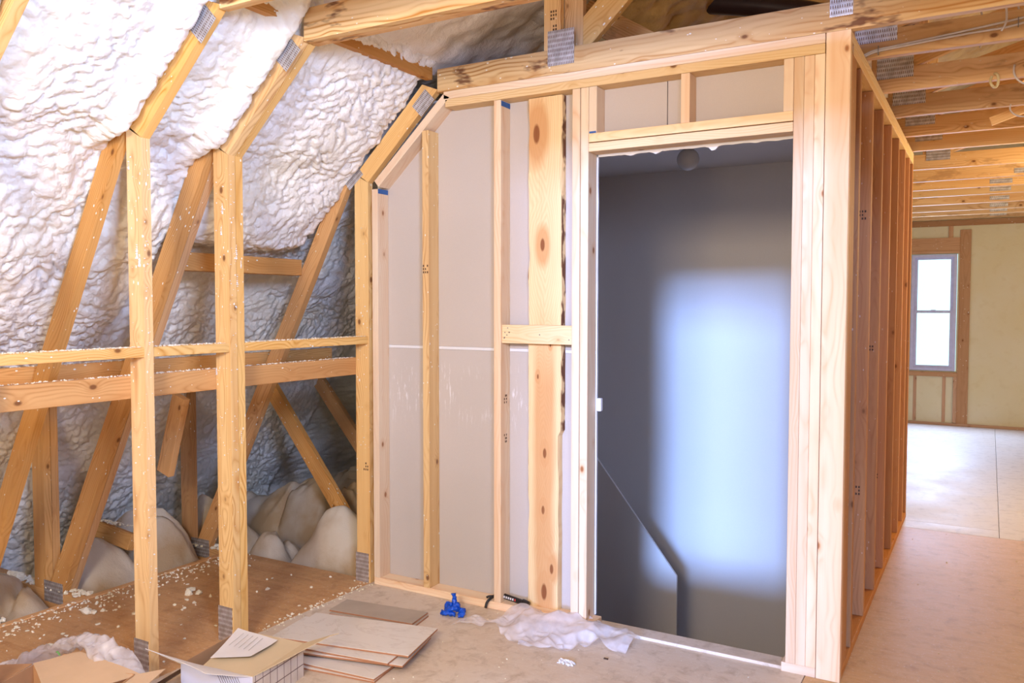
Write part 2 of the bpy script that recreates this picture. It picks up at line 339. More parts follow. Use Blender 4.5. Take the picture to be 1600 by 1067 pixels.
def tube_bm(bm, pts, r, n=8, caps=True):
    pts = [Vector(p) for p in pts]; rs = r if isinstance(r, (list, tuple)) else [r] * len(pts); rings = []; up = None
    for i, p in enumerate(pts):
        t = (pts[min(i + 1, len(pts) - 1)] - pts[max(i - 1, 0)]).normalized()
        if up is None: up = t.orthogonal().normalized()
        up = (up - t * up.dot(t)).normalized(); s = t.cross(up)
        rings.append([bm.verts.new(p + (up * math.cos(2 * math.pi * k / n) + s * math.sin(2 * math.pi * k / n)) * rs[i]) for k in range(n)])
    for a, b in zip(rings, rings[1:]):
        for k in range(n): bm.faces.new((a[k], a[(k + 1) % n], b[(k + 1) % n], b[k]))
    if caps: bm.faces.new(rings[0][::-1]); bm.faces.new(rings[-1])
def spline(pts, n=8):
    P = [Vector(p) for p in pts]; out = []
    for i in range(len(P) - 1):
        p0 = P[max(i - 1, 0)]; p1 = P[i]; p2 = P[i + 1]; p3 = P[min(i + 2, len(P) - 1)]
        for k in range(n):
            t = k / n; out.append(.5 * ((2 * p1) + (p2 - p0) * t + (2 * p0 - 5 * p1 + 4 * p2 - p3) * t * t + (3 * p1 - p0 - 3 * p2 + p3) * t ** 3))
    return out + [P[-1]]
def tube(name, pts, r, mat, parent=None, n=8, sub=8):
    bm = bmesh.new(); pp = spline(pts, sub); c = pp[0].copy(); tube_bm(bm, [p - c for p in pp], r, n)
    return finish(bm, name, mat, Matrix.Translation(c), parent, 0, True)
def nail_plate(x0, x1, z0, z1, yf, parent, ang=0, along_z=False):
    c = Vector(((x0 + x1) / 2, yf - .0011, (z0 + z1) / 2)); bm = bmesh.new(); bmesh.ops.create_cube(bm, size=1)
    a, b = (x1 - x0, z1 - z0) if not along_z else (z1 - z0, x1 - x0)
    for v in bm.verts: v.co = Vector((v.co.x * a, v.co.y * .0018, v.co.z * b))
    return finish(bm, 'connector_plate', M['nail'], Matrix.Translation(c) @ Matrix.Rotation(R(ang + (90 if along_z else 0)), 4, 'Y'), parent)

# ------------------------------------------------------------------ setting: floor
H = 2.51
def struct(o, label=None): o['kind'] = 'structure'; o['category'] = o.name.split('.')[0].split('_')[0]; o['label'] = label or o.name.replace('_', ' '); return o
def slab(x0, x1, y0, y1, mat, label, z1=0.0):
    g = .0015; return struct(boxw('floor', x0 + g, x1 - g, y0 + g, y1 - g, z1 - .019, z1, mat, None, .0012), label)
struct(boxw('floor', -2.34, 0.9, -6.1, -1.24, -.019, 0, M['floor']), 'dusty pale subfloor sheet nearest the camera')
slab(-2.34, -0.13, -1.24, 0.115, M['floor'], 'dusty beige subfloor sheet in front of the doorway')
slab(-0.13, 0.9, -1.24, 0.0, M['floorb'], 'tan subfloor sheet in front of the corner post')
slab(0.9, 4.6, -6.1, -1.24, M['floorb'], 'tan subfloor sheet at the right behind the camera')
slab(-0.13, 4.6, 0.0, 2.655, M['floorb'], 'tan subfloor sheet beside the open stud wall')
struct(boxw('floor', 0.9, 4.6, -1.24, 0, -.019, 0, M['floorb']), 'tan subfloor strip at the far right')
slab(-4.6, 0.56, 2.86, 8.1, M['floorc'], 'pale subfloor sheet in front of the far window')
slab(-0.13, 0.56, 2.655, 2.86, M['floorc'], 'pale subfloor strip past the end of the stud wall')
slab(0.56, 4.6, 2.655, 3.505, M['floorc'], 'pale subfloor sheet nearest in the far room')
slab(0.56, 4.6, 3.505, 8.1, M['floorc'], 'pale subfloor sheet along the far right wall')
slab(-3.42, -2.34, -6.1, 0.045, M['ply'], 'brown plywood sheet under the knee wall trusses')
struct(boxw('floor', -4.7, 4.7, -6.15, 0.11, -.24, -.20, M['black_gap']), 'lower deck under the floor joists')
struct(boxw('floor', -4.7, -2.4, 0.11, 2.9, -.24, -.20, M['black_gap']), 'lower deck beside the stairwell')
struct(boxw('floor', -.09, 4.7, 0.11, 8.15, -.24, -.20, M['black_gap']), 'lower deck under the side room')
struct(boxw('floor', -4.7, -.09, 2.9, 8.15, -.24, -.20, M['black_gap']), 'lower deck under the far room')
struct(boxw('floor', -2.42, -.08, 0.10, 2.9, -2.75, -2.7, M['stairwall']), 'landing at the foot of the stairwell')

# ------------------------------------------------------------------ setting: stairwell box
struct(boxw('wall_stairwell_back', -2.42, -.10, 2.74, 2.752, -2.7, 2.50, M['stairwall']), 'plain grey drywall at the back of the stairwell')
struct(boxw('wall_stairwell_left', -2.352, -2.34, .101, 2.74, -2.7, 2.50, M['stairwall']), 'grey drywall at the left side of the stairwell')
struct(boxw('wall_stairwell_right', -.102, -.0905, .105, 2.74, -2.7, 2.49, M['stairwall']), 'grey drywall on the stairwell side of the open studs')
struct(boxw('wall_stairwell_front', -2.34, -.102, .105, .118, -2.7, -.02, M['stairwall']), 'grey drywall below the doorway threshold')
struct(boxw('ceiling', -2.34, -.102, .105, 2.74, 2.490, 2.503, M['stairwall']), 'drywall ceiling over the stairwell')
# sloped partition in the stairwell
yp = 2.0
pz = lambda x: .388 + (x + 1.928) * (-.367 - .388) / (-1.331 + 1.928)
prism('wall_stair_guard', [(-2.338, pz(-2.338)), (-1.329, pz(-1.329)), (-1.329, -2.7), (-2.338, -2.7)], yp, yp + .018, M['stairwall'], None, (0, 0, 1), .001)
struct(bpy.data.objects['wall_stair_guard'], 'grey drywall guard with a top sloping down to the right')

# ------------------------------------------------------------------ setting: spray foam wall (domes of foam, numpy)
def hashn(i, j, k):
    h = np.sin(i * 127.1 + j * 311.7 + k * 74.7) * 43758.5453; return h - np.floor(h)
def vnoise(u, v, k=0):
    i = np.floor(u); j = np.floor(v); a = u - i; b = v - j; a = a * a * (3 - 2 * a); b = b * b * (3 - 2 * b)
    return (hashn(i, j, k) * (1 - a) + hashn(i + 1, j, k) * a) * (1 - b) + (hashn(i, j + 1, k) * (1 - a) + hashn(i + 1, j + 1, k) * a) * b
def domes(u, v, k=0):
    "height of a field of packed half balls, cell size 1"
    i0 = np.floor(u); j0 = np.floor(v); h = np.zeros_like(u)
    for di in (-1, 0, 1):
        for dj in (-1, 0, 1):
            i = i0 + di; j = j0 + dj; cx = i + hashn(i, j, k); cy = j + hashn(i, j, k + 5); r = .45 + .5 * hashn(i, j, k + 9)
            d2 = ((u - cx) ** 2 + (v - cy) ** 2) / (r * r); h = np.maximum(h, r * np.sqrt(np.clip(1 - d2, 0, 1)) + .12 * hashn(i, j, k + 3))
    return h
def sstep(x, a, b): t = np.clip((x - a) / (b - a), 0, 1); return t * t * (3 - 2 * t)
YT = [-1.95, -1.328, -.914, 0.0]
def foam_profile(t, y):
    "t 0..1 from the ceiling edge down to the floor; returns x, z"
    def poly(P, t):
        P = np.array(P); d = np.r_[0, np.cumsum(np.hypot(*np.diff(P, axis=0).T))]; d /= d[-1]
        return np.interp(t, d, P[:, 0]), np.interp(t, d, P[:, 1])
    A = poly([(-1.82, 2.72), (-1.90, 2.60), (-2.37, 2.155), (-2.50, 2.09), (-2.62, 1.95), (-2.82, 1.66), (-3.12, 1.37), (-3.66, .98), (-4.36, .05), (-4.42, -.20)], t)
    B = poly([(-1.82, 2.72), (-1.90, 2.60), (-2.37, 2.155), (-2.47, 2.09), (-2.60, 1.92), (-2.74, 1.77), (-2.90, 1.74), (-3.20, 1.60), (-4.36, .05), (-4.42, -.20)], t)
    Cc = poly([(-1.82, 2.74), (-1.95, 2.64), (-2.40, 2.60), (-2.47, 2.25), (-2.62, 2.10), (-2.85, 1.90), (-3.02, 1.65), (-3.12, 1.55), (-3.34, 1.36), (-4.36, .05), (-4.42, -.20)], t)
    wd = .07 + .33 * sstep(t, .30, .42); wc = sstep(y, -.02 - .10 * sstep(t, .30, .42), wd); wb = sstep(y, -.90, -.84) * (1 - wc)
    x = A[0] * (1 - wb - wc) + B[0] * wb + Cc[0] * wc; z = A[1] * (1 - wb - wc) + B[1] * wb + Cc[1] * wc
    return x, z
def foam_mesh():
    t = np.r_[np.linspace(0, 1, 470)]
    y = np.r_[np.arange(-6.1, -2.35, .05), np.arange(-2.35, 1.25, .0075), np.arange(1.25, 2.9, .04)]
    T, Y = np.meshgrid(t, y, indexing='ij'); X, Z = foam_profile(T, Y)
    tx = np.gradient(X, axis=0); tz = np.gradient(Z, axis=0); L = np.hypot(tx, tz) + 1e-9; nx, nz = -tz / L, tx / L   # toward the room
    for _ in range(6):
        nx[1:-1] = (nx[:-2] + nx[1:-1] * 2 + nx[2:]) / 4; nz[1:-1] = (nz[:-2] + nz[1:-1] * 2 + nz[2:]) / 4
    s = T * 4.1
    wu = (vnoise(s * 5, Y * 5, 1) - .5) * .16; wv = (vnoise(s * 5, Y * 5, 2) - .5) * .05
    wu += (vnoise(s * 17, Y * 17, 4) - .5) * .018; wv += (vnoise(s * 17, Y * 17, 6) - .5) * .018
    low = sstep(Z, 1.75, 1.2)                                   # streakier and finer lower down
    u, v = s + wu, Y + wv
    us = (u * .8 + v * .6); vs = (-u * .6 + v * .8)
    h1 = domes(u / .052, v / .060, 11) * .038; h2 = domes(u / .032, v / .038, 23) * .025; h3 = domes(us / .042, vs / .026, 31) * .021; h4 = domes(u / .020, v / .024, 41) * .014
    sel = .25 + .75 * sstep(vnoise(s * 2.6, Y * 2.6, 8), .35, .65)
    up = np.maximum(h1 * sel * 1.05, h2 * 1.1 + .004) + h4 * .6
    lo = h3 + h2 * .5 + h4 * .5
    h = up * (1 - low) + lo * low
    h += (vnoise(s * 3.1, Y * 3.1, 12) - .5) * .05 * (1 - .3 * low) + (vnoise(s * 8, Y * 8, 13) - .5) * .018
    near = np.zeros_like(Y)
    for yt in YT: near = np.maximum(near, np.exp(-((Y - yt - .02) / .10) ** 2))
    slope = sstep(Z, 2.02, 2.16); lift = np.zeros_like(Y)
    for yt in YT[:3]: lift = np.maximum(lift, np.exp(-((Y - yt + .05) / .055) ** 2) * (Y < yt + .0))
    h = h - .046 - .014 * near; h = h + lift * slope * .075; h = np.where(lift * slope > .4, np.minimum(h, .044 + .010 * vnoise(s * 30, Y * 30, 77)), h)
    X2 = X + nx * h; Z2 = Z + nz * h
    h_, w_ = X.shape; co = np.stack([X2, Y, Z2], -1).reshape(-1, 3)
    idx = np.arange(h_ * w_).reshape(h_, w_); f = np.stack([idx[:-1, :-1], idx[:-1, 1:], idx[1:, 1:], idx[1:, :-1]], -1).reshape(-1, 4)
    return co, f
def np_mesh(name, co, f, mat, smooth=True):
    me = bpy.data.meshes.new(name); me.vertices.add(len(co)); me.vertices.foreach_set('co', np.ascontiguousarray(co, dtype=np.float32).ravel())
    me.loops.add(f.size); me.loops.foreach_set('vertex_index', f.astype(np.int32).ravel()); me.polygons.add(len(f))
    me.polygons.foreach_set('loop_start', np.arange(0, f.size, f.shape[1], dtype=np.int32)); me.update(calc_edges=True)
    me.polygons.foreach_set('use_smooth', np.full(len(f), smooth)); me.materials.append(mat)
    o = bpy.data.objects.new(name, me); COL.objects.link(o); return o
struct(np_mesh('wall_left', *foam_mesh(), M['foam']), 'lumpy white spray foam over the sloping knee wall')
# attic roof slopes above the ceiling ties (tan foam)
def roof(x0, x1, z0, z1, y0, y1, res, name, label, mat, amp=.07):
    a = np.arange(0, 1.0001, res / math.hypot(x1 - x0, z1 - z0)); y = np.arange(y0, y1 + res, res); A, Y = np.meshgrid(a, y, indexing='ij')
    X = x0 + (x1 - x0) * A; Z = z0 + (z1 - z0) * A; s = A * math.hypot(x1 - x0, z1 - z0)
    h = domes(s / .11, Y / .11, 51) * .035 + domes(s / .05, Y / .05, 52) * .012 + (vnoise(s * 2.5, Y * 2.5, 53) - .5) * amp
    L = math.hypot(x1 - x0, z1 - z0); X = X + (z1 - z0) / L * h; Z = Z - abs(x1 - x0) / L * h
    h_, w_ = X.shape; co = np.stack([X, Y, Z], -1).reshape(-1, 3); idx = np.arange(h_ * w_).reshape(h_, w_)
    return struct(np_mesh(name, co, np.stack([idx[:-1, :-1], idx[:-1, 1:], idx[1:, 1:], idx[1:, :-1]], -1).reshape(-1, 4), mat), label)
roof(-1.98, 1.2, 2.66, 4.35, -2.4, 3.2, .022, 'ceiling', 'tan foam on the underside of the left upper roof slope', M['roof'])
roof(-1.98, 1.2, 2.66, 4.35, 3.2, 8.1, .05, 'ceiling', 'tan foam under the roof of the far room', M['roof'])
roof(-1.98, 1.2, 2.66, 4.35, -6.1, -2.4, .06, 'ceiling', 'tan foam under the roof behind the camera', M['roof'])
roof(4.4, 1.2, 2.66, 4.35, -6.1, 8.1, .06, 'ceiling', 'tan foam on the underside of the right upper roof slope', M['roof'])
def plain(name, label, x0, x1, z0, z1, y0, y1, mat):   # a thick sloping panel
    v = Vector((x1 - x0, 0, z1 - z0)).normalized(); n = Vector((v.z, 0, -v.x)) * .05
    return struct(prism(name, [(x0, z0), (x1, z1), (x1 + n.x, z1 + n.z), (x0 + n.x, z0 + n.z)], y0, y1, mat, None, None, 0), label)
plain('wall_right', 'sloping foam covered wall at the right of the room', 4.45, 4.9, 2.7, -.2, -6.1, 8.1, M['foam'])
plain('wall_left_far', 'foam covered knee wall of the far room', -4.3, -1.9, -.2, 2.7, 2.9, 8.1, M['foam'])

M['sheath'] = M['black_gap']
plain('wall_left_sheathing', 'board sheathing behind the foam of the left wall', -5.22, -2.37, -.32, 2.84, -6.2, 8.2, M['sheath'])
plain('wall_right_sheathing', 'board sheathing behind the right wall', 4.6, 5.3, 2.84, -.32, -6.2, 8.2, M['sheath'])
struct(prism('ceiling_sheathing', [(-2.35, 2.80), (1.2, 4.62), (4.75, 2.80), (4.75, 2.86), (1.2, 4.70), (-2.35, 2.86)], -6.2, 8.2, M['sheath'], None, (1, 0, 0), 0), 'roof boards over the attic')
struct(boxw('wall_eave_end', -5.0, -2.354, 2.88, 2.93, -.25, 2.9, M['foam']), 'foam covered end of the eave behind the stairwell')
# rear gable wall with two windows (behind the camera) and the far gable wall with one
def gable(name, label, y0, y1, holes, mat):
    xs = sorted({-4.7, 4.9, *[h[0] for h in holes], *[h[1] for h in holes]}); bm = bmesh.new()
    def cell(a, b, z0, z1):
        vs = [bm.verts.new((x, y, z)) for x in (a, b) for y in (y0, y1) for z in (z0, z1)]
        for q in ((0, 1, 3, 2), (4, 6, 7, 5), (0, 2, 6, 4), (1, 5, 7, 3), (0, 4, 5, 1), (2, 3, 7, 6)): bm.faces.new([vs[i] for i in q])
    for a, b in zip(xs, xs[1:]):
        hh = [h for h in holes if h[0] <= a + 1e-6 and h[1] >= b - 1e-6]
        if hh: cell(a, b, -.2, hh[0][2]); cell(a, b, hh[0][3], 4.6)
        else: cell(a, b, -.2, 4.6)
    return struct(finish(bm, name, mat, Matrix.Identity(4), None), label)
gable('wall_rear', 'foam filled gable wall behind the camera', -6.2, -6.1, [(.02, 1.30, .90, 3.80)], M['foam'])
wf = gable('wall_far', 'yellowish trimmed foam wall at the far end with a window', 8.1, 8.2, [(-.385, .125, .665, 2.105)], M['wallfoam'])
# far wall timbers (parts of the wall)
def fw(n, x0, x1, z0, z1, d=.02): return bar(n, x0, x1, 8.1 - d, 8.12, z0, z1, M['farwood'], wf)
fw('stud', .145, .265, .0, 2.39); fw('stud', -.52, -.40, .0, 2.39); fw('header', -.40, .145, 2.14, 2.30, .03); fw('header_edge', -.40, .145, 2.108, 2.14, .04)
fw('sill', -.40, .145, .60, .655, .03); fw('cripple_stud', -.012, .024, .04, .60, .008); fw('cripple_stud', -.335, -.30, .04, .60, .008); fw('cripple_stud', .105, .145, .04, .60, .03)
fw('bottom_plate', -4.2, 4.5, 0, .032, .03); fw('top_plate', -2.0, 4.4, 2.44, 2.51, .03); fw('top_stud', .02, .07, 2.30, 2.44); fw('stud', 1.05, 1.09, .03, 2.44, .004)
# window
def win(name, x0, x1, z0, z1, yf, sgn, label):
    cx = (x0 + x1) / 2; t = .035; wdw = boxw(name, x0, x0 + t, yf - .03, yf + .05, z0, z1, M['vinyl']); struct(wdw, label)
    def p(n, a, b, c, d, e, f, m=M['vinyl'], par=wdw): return boxw(n, a, b, yf + c, yf + d, e, f, m, par)
    p('frame_side', x1 - t, x1, -.03, .05, z0, z1); p('frame_head', x0 + t, x1 - t, -.03, .05, z1 - t, z1); p('frame_sill', x0 + t, x1 - t, -.03, .05, z0, z0 + t)
    zm = (z0 + z1) / 2 + .01; a0, a1 = x0 + t, x1 - t; s = .034
    for n, c, d, e, f in (('lower_sash', -.012, .01, z0 + t, zm + .012), ('upper_sash', .012, .034, zm - .012, z1 - t)):
        sh = p(n, a0, a0 + s, c, d, e, f)
        p('sash_side', a1 - s, a1, c, d, e, f, par=sh); p('sash_rail', a0 + s, a1 - s, c, d, e, e + .03, par=sh); p('sash_rail', a0 + s, a1 - s, c, d, f - .026, f, par=sh)
        p('pane', a0 + s, a1 - s, (c + d) / 2 - .002, (c + d) / 2 + .002, e + .03, f - .026, M['glass'], sh)
    p('sash_lock', cx - .028, cx + .028, -.03, .0, zm + .012, zm + .026)
win('window_1', -.38, .12, .67, 2.10, 8.12, 1, 'white double hung window in the far foam wall')
win('window_2', .02, 1.30, .90, 3.80, -6.15, -1, 'tall white double hung window behind the camera')

# ------------------------------------------------------------------ attic trusses
def slope_pts(off0, off1, xa=-2.335, za=2.105, xb=-1.895, zb=2.525):
    "strip parallel to the inner slope, off0..off1 measured up and to the left"
    d = Vector((xb - xa, 0, zb - za)).normalized(); n = Vector((-d.z, 0, d.x))
    A = Vector((xa, 0, za)); B = Vector((xb, 0, zb)); return A, B, d, n
def truss(y0, plies, label, kind='front', cat='truss', group='gambrel roof trusses'):
    th = .038; y1 = y0 + th * plies + (.003 if plies == 2 else 0)
    T = empty('roof_truss', (-2.38, y0, 0), label, cat, group)
    def ply(name, pts, mat, axis=None):
        if plies == 1: return prism(name, pts, y0, y1, mat, T, axis)
        prism(name, pts, y0, y0 + th, mat, T, axis); return prism(name, pts, y0 + th + .003, y1, mat, T, axis)
    A, B, d, n = slope_pts(0, 0)
    # knee post
    ply('post', [(-2.424, 0), (-2.335, 0), (-2.335, 2.105), (-2.424, 2.165)], M['truss'], (0, 0, 1))
    # inner slope
    P2 = A + n * .089; P3 = B + n * .089
    ply('sloped_chord', [(A.x, A.z), (B.x, B.z), (P3.x - .03, P3.z - .03 * .95), (P2.x - .02, P2.z - .02)], M['truss'], d)
    # ceiling tie
    zt = 2.622 if kind != 'near' else 2.635
    ply('ceiling_tie', [(-1.895, H), (4.35, H), (4.35, zt), (-1.895, zt)], M['chord'], (1, 0, 0))
    # leaning web from knee to floor
    ply('leaning_web', [(-2.445, 2.14), (-2.56, 2.11), (-3.705, 0.0), (-3.585, 0.0)], M['raft'])
    # upright web at the eave
    ply('upright_web', [(-3.825, 0), (-3.725, 0), (-3.725, 1.06), (-3.825, 1.02)], M['raft'], (0, 0, 1))
    # floor chord running out to the eave
    ply('floor_chord', [(-4.35, -.13), (-3.43, -.13), (-3.43, 0.0), (-4.35, 0.0)], M['raft'], (1, 0, 0))
    nail_plate(-2.432, -2.345, .0, .155, y0, T); nail_plate(-3.74, -3.58, -.06, .05, y0, T)
    nail_plate(-2.035, -1.925, 2.43, 2.51, y0, T, -44)
    if y0 == 0: nail_plate(-2.50, -2.38, 2.10, 2.19, y0, T, -40)
    return T
t0 = truss(0.0, 1, 'roof truss standing against the left end of the framed partition')
bar('upright_post', -1.306, -1.222, .0, .036, 2.622, 3.0, M['truss'], t0); bar('upright_post', -1.222, -1.13, .039, .077, 2.622, 3.05, M['joist'], t0)
nail_plate(-1.286, -1.154, 2.549, 2.705, 0, t0); nail_plate(-.078, .005, 2.563, 2.70, 0, t0)
board('cross_brace', (-1.215, .06, 2.60), (-.93, .06, 2.86), (-.7, 0, .7), .12, .036, M['truss'], t0)
t1 = truss(-.914, 2, 'doubled roof truss, second from the framed partition', 'near')
t2 = truss(-1.328, 1, 'single roof truss with a knee post standing beside the cardboard boxes')
t3 = truss(-1.95, 1, 'roof truss cut off by the left edge, only its slope showing')
# trusses beyond the partition: ceiling ties with plates, uprights and sloping webs
ord_ = ['first', 'second', 'third', 'fourth', 'fifth', 'sixth', 'seventh', 'eighth', 'ninth', 'tenth', 'eleventh', 'twelfth', 'thirteenth']
YB = [.44, 1.08, 1.69, 2.30, 2.86, 3.72, 4.42, 5.0, 5.55, 6.28, 6.95, 7.45, 7.95]
for i, yb in enumerate(YB):
    T = empty('roof_truss', (0, yb, H), 'roof truss over the stud wall, its tie %s behind the front partition' % ord_[i], 'truss', 'trusses beyond the front partition')
    mt = M['joist'] if i not in (4, 8) else M['plate']
    x0 = -1.895
    bar('ceiling_tie', x0, 4.35, yb, yb + .038, H + .0, H + .112, mt, T)
    if i < 6:
        px = -.046 + .015 * i
        nail_plate(px, px + .163, H + .062, H + .172, yb, T)
        board('upright_web', (px + .02, yb + .019, H + .112), (px + .02, yb + .019, 3.55), (1, 0, 0), .089, .038, M['joist'], T)
        board('sloping_web', (px + .15, yb + .019, H + .15), (px + 2.2, yb + .019, 3.25 + .1 * (i % 2)), (0, 0, 1), .089, .038, M['joist'], T)
        board('short_brace', (.95, yb + .06, H + .13), (.62, yb + .06, 3.1), (1, 0, 0), .07, .036, M['raft'], T)
    else:
        nail_plate(.62 if i < 7 else .45, .78 if i < 7 else .62, H + .02, H + .06, yb, T)
# diagonal webs of the first two trusses behind, seen through the knee wall
    if i == 0:
        board('diagonal_web', (-3.62, yb + .019, 1.06), (-2.76, yb + .019, 0.0), (0.77, 0, .63), .10, .038, M['raft'], T)
        board('diagonal_brace', (-1.47, yb + .019, 3.03), (-.95, yb + .019, 2.70), (.5, 0, .8), .13, .038, M['joist'], T)
    if i == 1: board('diagonal_web', (-3.86, yb + .019, 1.10), (-2.96, yb + .019, 0.06), (0.77, 0, .63), .10, .038, M['raft'], T)
# broken web piece hanging near the eave
bd = board('broken_web_board', (-3.28, -.42, .98), (-3.42, -.42, .55), (1, 0, 0), .10, .038, M['raft'])
tag(bd, 'short broken board hanging behind the rails between the two knee posts', 'board')
# block between trusses at the knee, rails
o = bar('foam_stop_block', -2.885, -2.80, -.835, -.002, 1.632, 1.718, M['raft']); tag(o, 'reddish board block under the foam between two leaning webs', 'block')
GR = 'upper blocking rails of the knee wall'
for (ya, yb_, lab) in ((-1.912, -1.328, 'upper rail block ending at the leftmost knee post, with a dark bark patch'), (-1.290, -.914, 'short upper rail block between the two free standing knee posts'), (-.835, 0.0, 'upper rail block between the doubled post and the partition')):
    o = bar('rail_block', -2.428, -2.339, ya, yb_, 1.268, 1.306, M['truss']); tag(o, lab, 'rail', GR)
o = bar('knee_rail', -2.464, -2.426, -3.4, .03, 1.103, 1.193, M['raft']); tag(o, 'long orange rail nailed behind the knee posts', 'rail')
o = bar('eave_rail', -3.17, -3.132, -3.4, .6, 1.10, 1.20, M['raft']); tag(o, 'darker rail running behind the leaning webs', 'rail')
GE = 'edge boards where slope meets ceiling'
for a, b, l in ((-.835, -.002, 'edge board over the foam between the doubled truss and the partition'), (-1.29, -.916, 'short edge board at the top of the foam between the two near trusses'), (-1.912, -1.33, 'edge board at the top of the upper left foam bay')):
    o = bar('edge_board', -1.96, -1.922, a, b, 2.575, 2.645, M['raft']); tag(o, l, 'board', GE)
o = bar('deck_edge_board', -3.44, -3.40, -6.0, .04, -.09, .004, M['raft']); tag(o, 'thin board along the outer edge of the brown plywood', 'board')
o = bar('deck_end_joist', -3.40, -2.36, .048, .086, -.13, -.02, M['raft']); tag(o, 'floor joist under the end of the brown plywood', 'joist')

# ------------------------------------------------------------------ front partition framing
W = empty('framed_partition', (-1.2, 0, 0), 'pale pine stud partition with a doorway and a sloped left end', 'partition')
D = .089
def stud(n, x, z0, z1, mat=M['stud'], d0=0, lab=None):
    o = bar(n, x, x + .038, d0, d0 + D, z0, z1, mat, W)
    if lab: o['label'] = lab
    return o
bar('bottom_plate', -2.31, -1.045, 0.001, D, 0, .038, M['stud'], W)
bar('bottom_plate', -.222, -.091, 0.001, D, 0, .038, M['stud'], W)
bar('top_plate', -1.85, -.092, 0, D, H - .076, H - .0385, M['plate'], W); bar('top_plate', -1.86, -.092, 0, D, H - .038, H - .0005, M['stud'], W)
# sloped plate
A = Vector((-2.291, 0, 2.109)); B = Vector((-1.862, 0, 2.497)); dd = (B - A).normalized(); nn = Vector((dd.z, 0, -dd.x))
prism('sloped_plate', [(A.x, A.z), (B.x, B.z), (B.x + nn.x * .038 + .012, B.z + nn.z * .038 + .010), (A.x + nn.x * .038 - .0, A.z + nn.z * .038 - .004)], 0, D, M['stud'], W, dd)
stud('stud', -2.310, .038, 2.068); stud('stud', -1.989, .038, 2.335, M['truss'], 0, 'darker weathered stud')
stud('stud', -1.572, .038, H - .077); stud('stud', -1.162, .038, H - .077); stud('stud', -1.1205, .0, H - .077)
for x in (-.206, -.1675, -.129): stud('jamb_stud', x, .038, H - .077)
bar('header', -1.082, -.207, 0, D, 2.149, 2.1865, M['plate'], W); bar('header', -1.082, -.207, 0, D, 2.1905, 2.229, M['plate'], W)
for x in (-1.081, -.661, -.245): stud('cripple_stud', x, 2.229, H - .077)
for x, z, d in ((-1.5335, 2.405, .0), (-2.2715, 2.045, .0)):
    boxw('painted_end', x, x + .0012, d + .004, D - .004, z, z + .024, M['bluepaint'], W)
boxw('painted_end', -1.078, -1.046, -.001, 0.0, 2.229, 2.237, M['bluepaint'], W)
# side partition: corner post and the row of studs
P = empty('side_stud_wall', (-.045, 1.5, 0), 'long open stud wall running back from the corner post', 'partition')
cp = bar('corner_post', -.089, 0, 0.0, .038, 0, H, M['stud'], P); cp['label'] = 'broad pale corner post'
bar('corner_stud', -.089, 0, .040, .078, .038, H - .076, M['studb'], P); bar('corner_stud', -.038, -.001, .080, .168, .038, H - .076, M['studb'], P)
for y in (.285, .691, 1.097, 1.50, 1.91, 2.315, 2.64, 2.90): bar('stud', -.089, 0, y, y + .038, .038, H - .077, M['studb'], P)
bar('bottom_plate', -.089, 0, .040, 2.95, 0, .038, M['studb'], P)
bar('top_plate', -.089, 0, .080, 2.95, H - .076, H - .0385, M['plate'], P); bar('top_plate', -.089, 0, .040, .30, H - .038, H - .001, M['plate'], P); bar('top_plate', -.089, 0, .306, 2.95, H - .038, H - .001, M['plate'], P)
bm_ = board('let_in_brace', (-.062, .22, 1.22), (-.062, .05, 1.62), (0, 1, 0), .05, .018, M['stud'], P)
ob = boxw('outlet_box', -.06, -.012, .172, .232, .98, 1.09, M['steel'], P)
# drywall behind the partition studs
def sheet(name, pts, label, mat=M['dry'], y0=.0895, y1=.1015):
    o = prism(name, pts, y0, y1, mat, None, (1, 0, 0), 0.); return tag(o, label, 'drywall')
dz = 2.109 + .9 * (-2.0 + 2.291)
zc = H - .03
sl = lambda x: min(zc, 2.109 + .905 * (x + 2.291))
sheet('drywall_sheet', [(-2.33, 0.002), (-1.083, 0.002), (-1.083, 1.246), (-2.33, 1.246)], 'lower grey drywall sheet behind the partition studs, bluish with scuffs')
sheet('drywall_sheet', [(-2.33, 1.262), (-1.083, 1.262), (-1.083, zc), (sl and -1.88, zc), (-2.33, sl(-2.33))], 'upper grey drywall sheet behind the partition studs, cut off on the slope', M['dryplain'])
sheet('drywall_seam', [(-2.33, 1.247), (-1.083, 1.247), (-1.083, 1.261), (-2.33, 1.261)], 'white seam strip between the two drywall sheets', M['gyp'])
sheet('drywall_sheet', [(-1.081, 2.19), (-.752, 2.19), (-.752, zc), (-1.081, zc)], 'small drywall piece above the left side of the doorway', M['dryplain'])
sheet('drywall_sheet', [(-.748, 2.19), (-.095, 2.19), (-.095, zc), (-.748, zc)], 'drywall piece above the right side of the doorway', M['dryplain'])
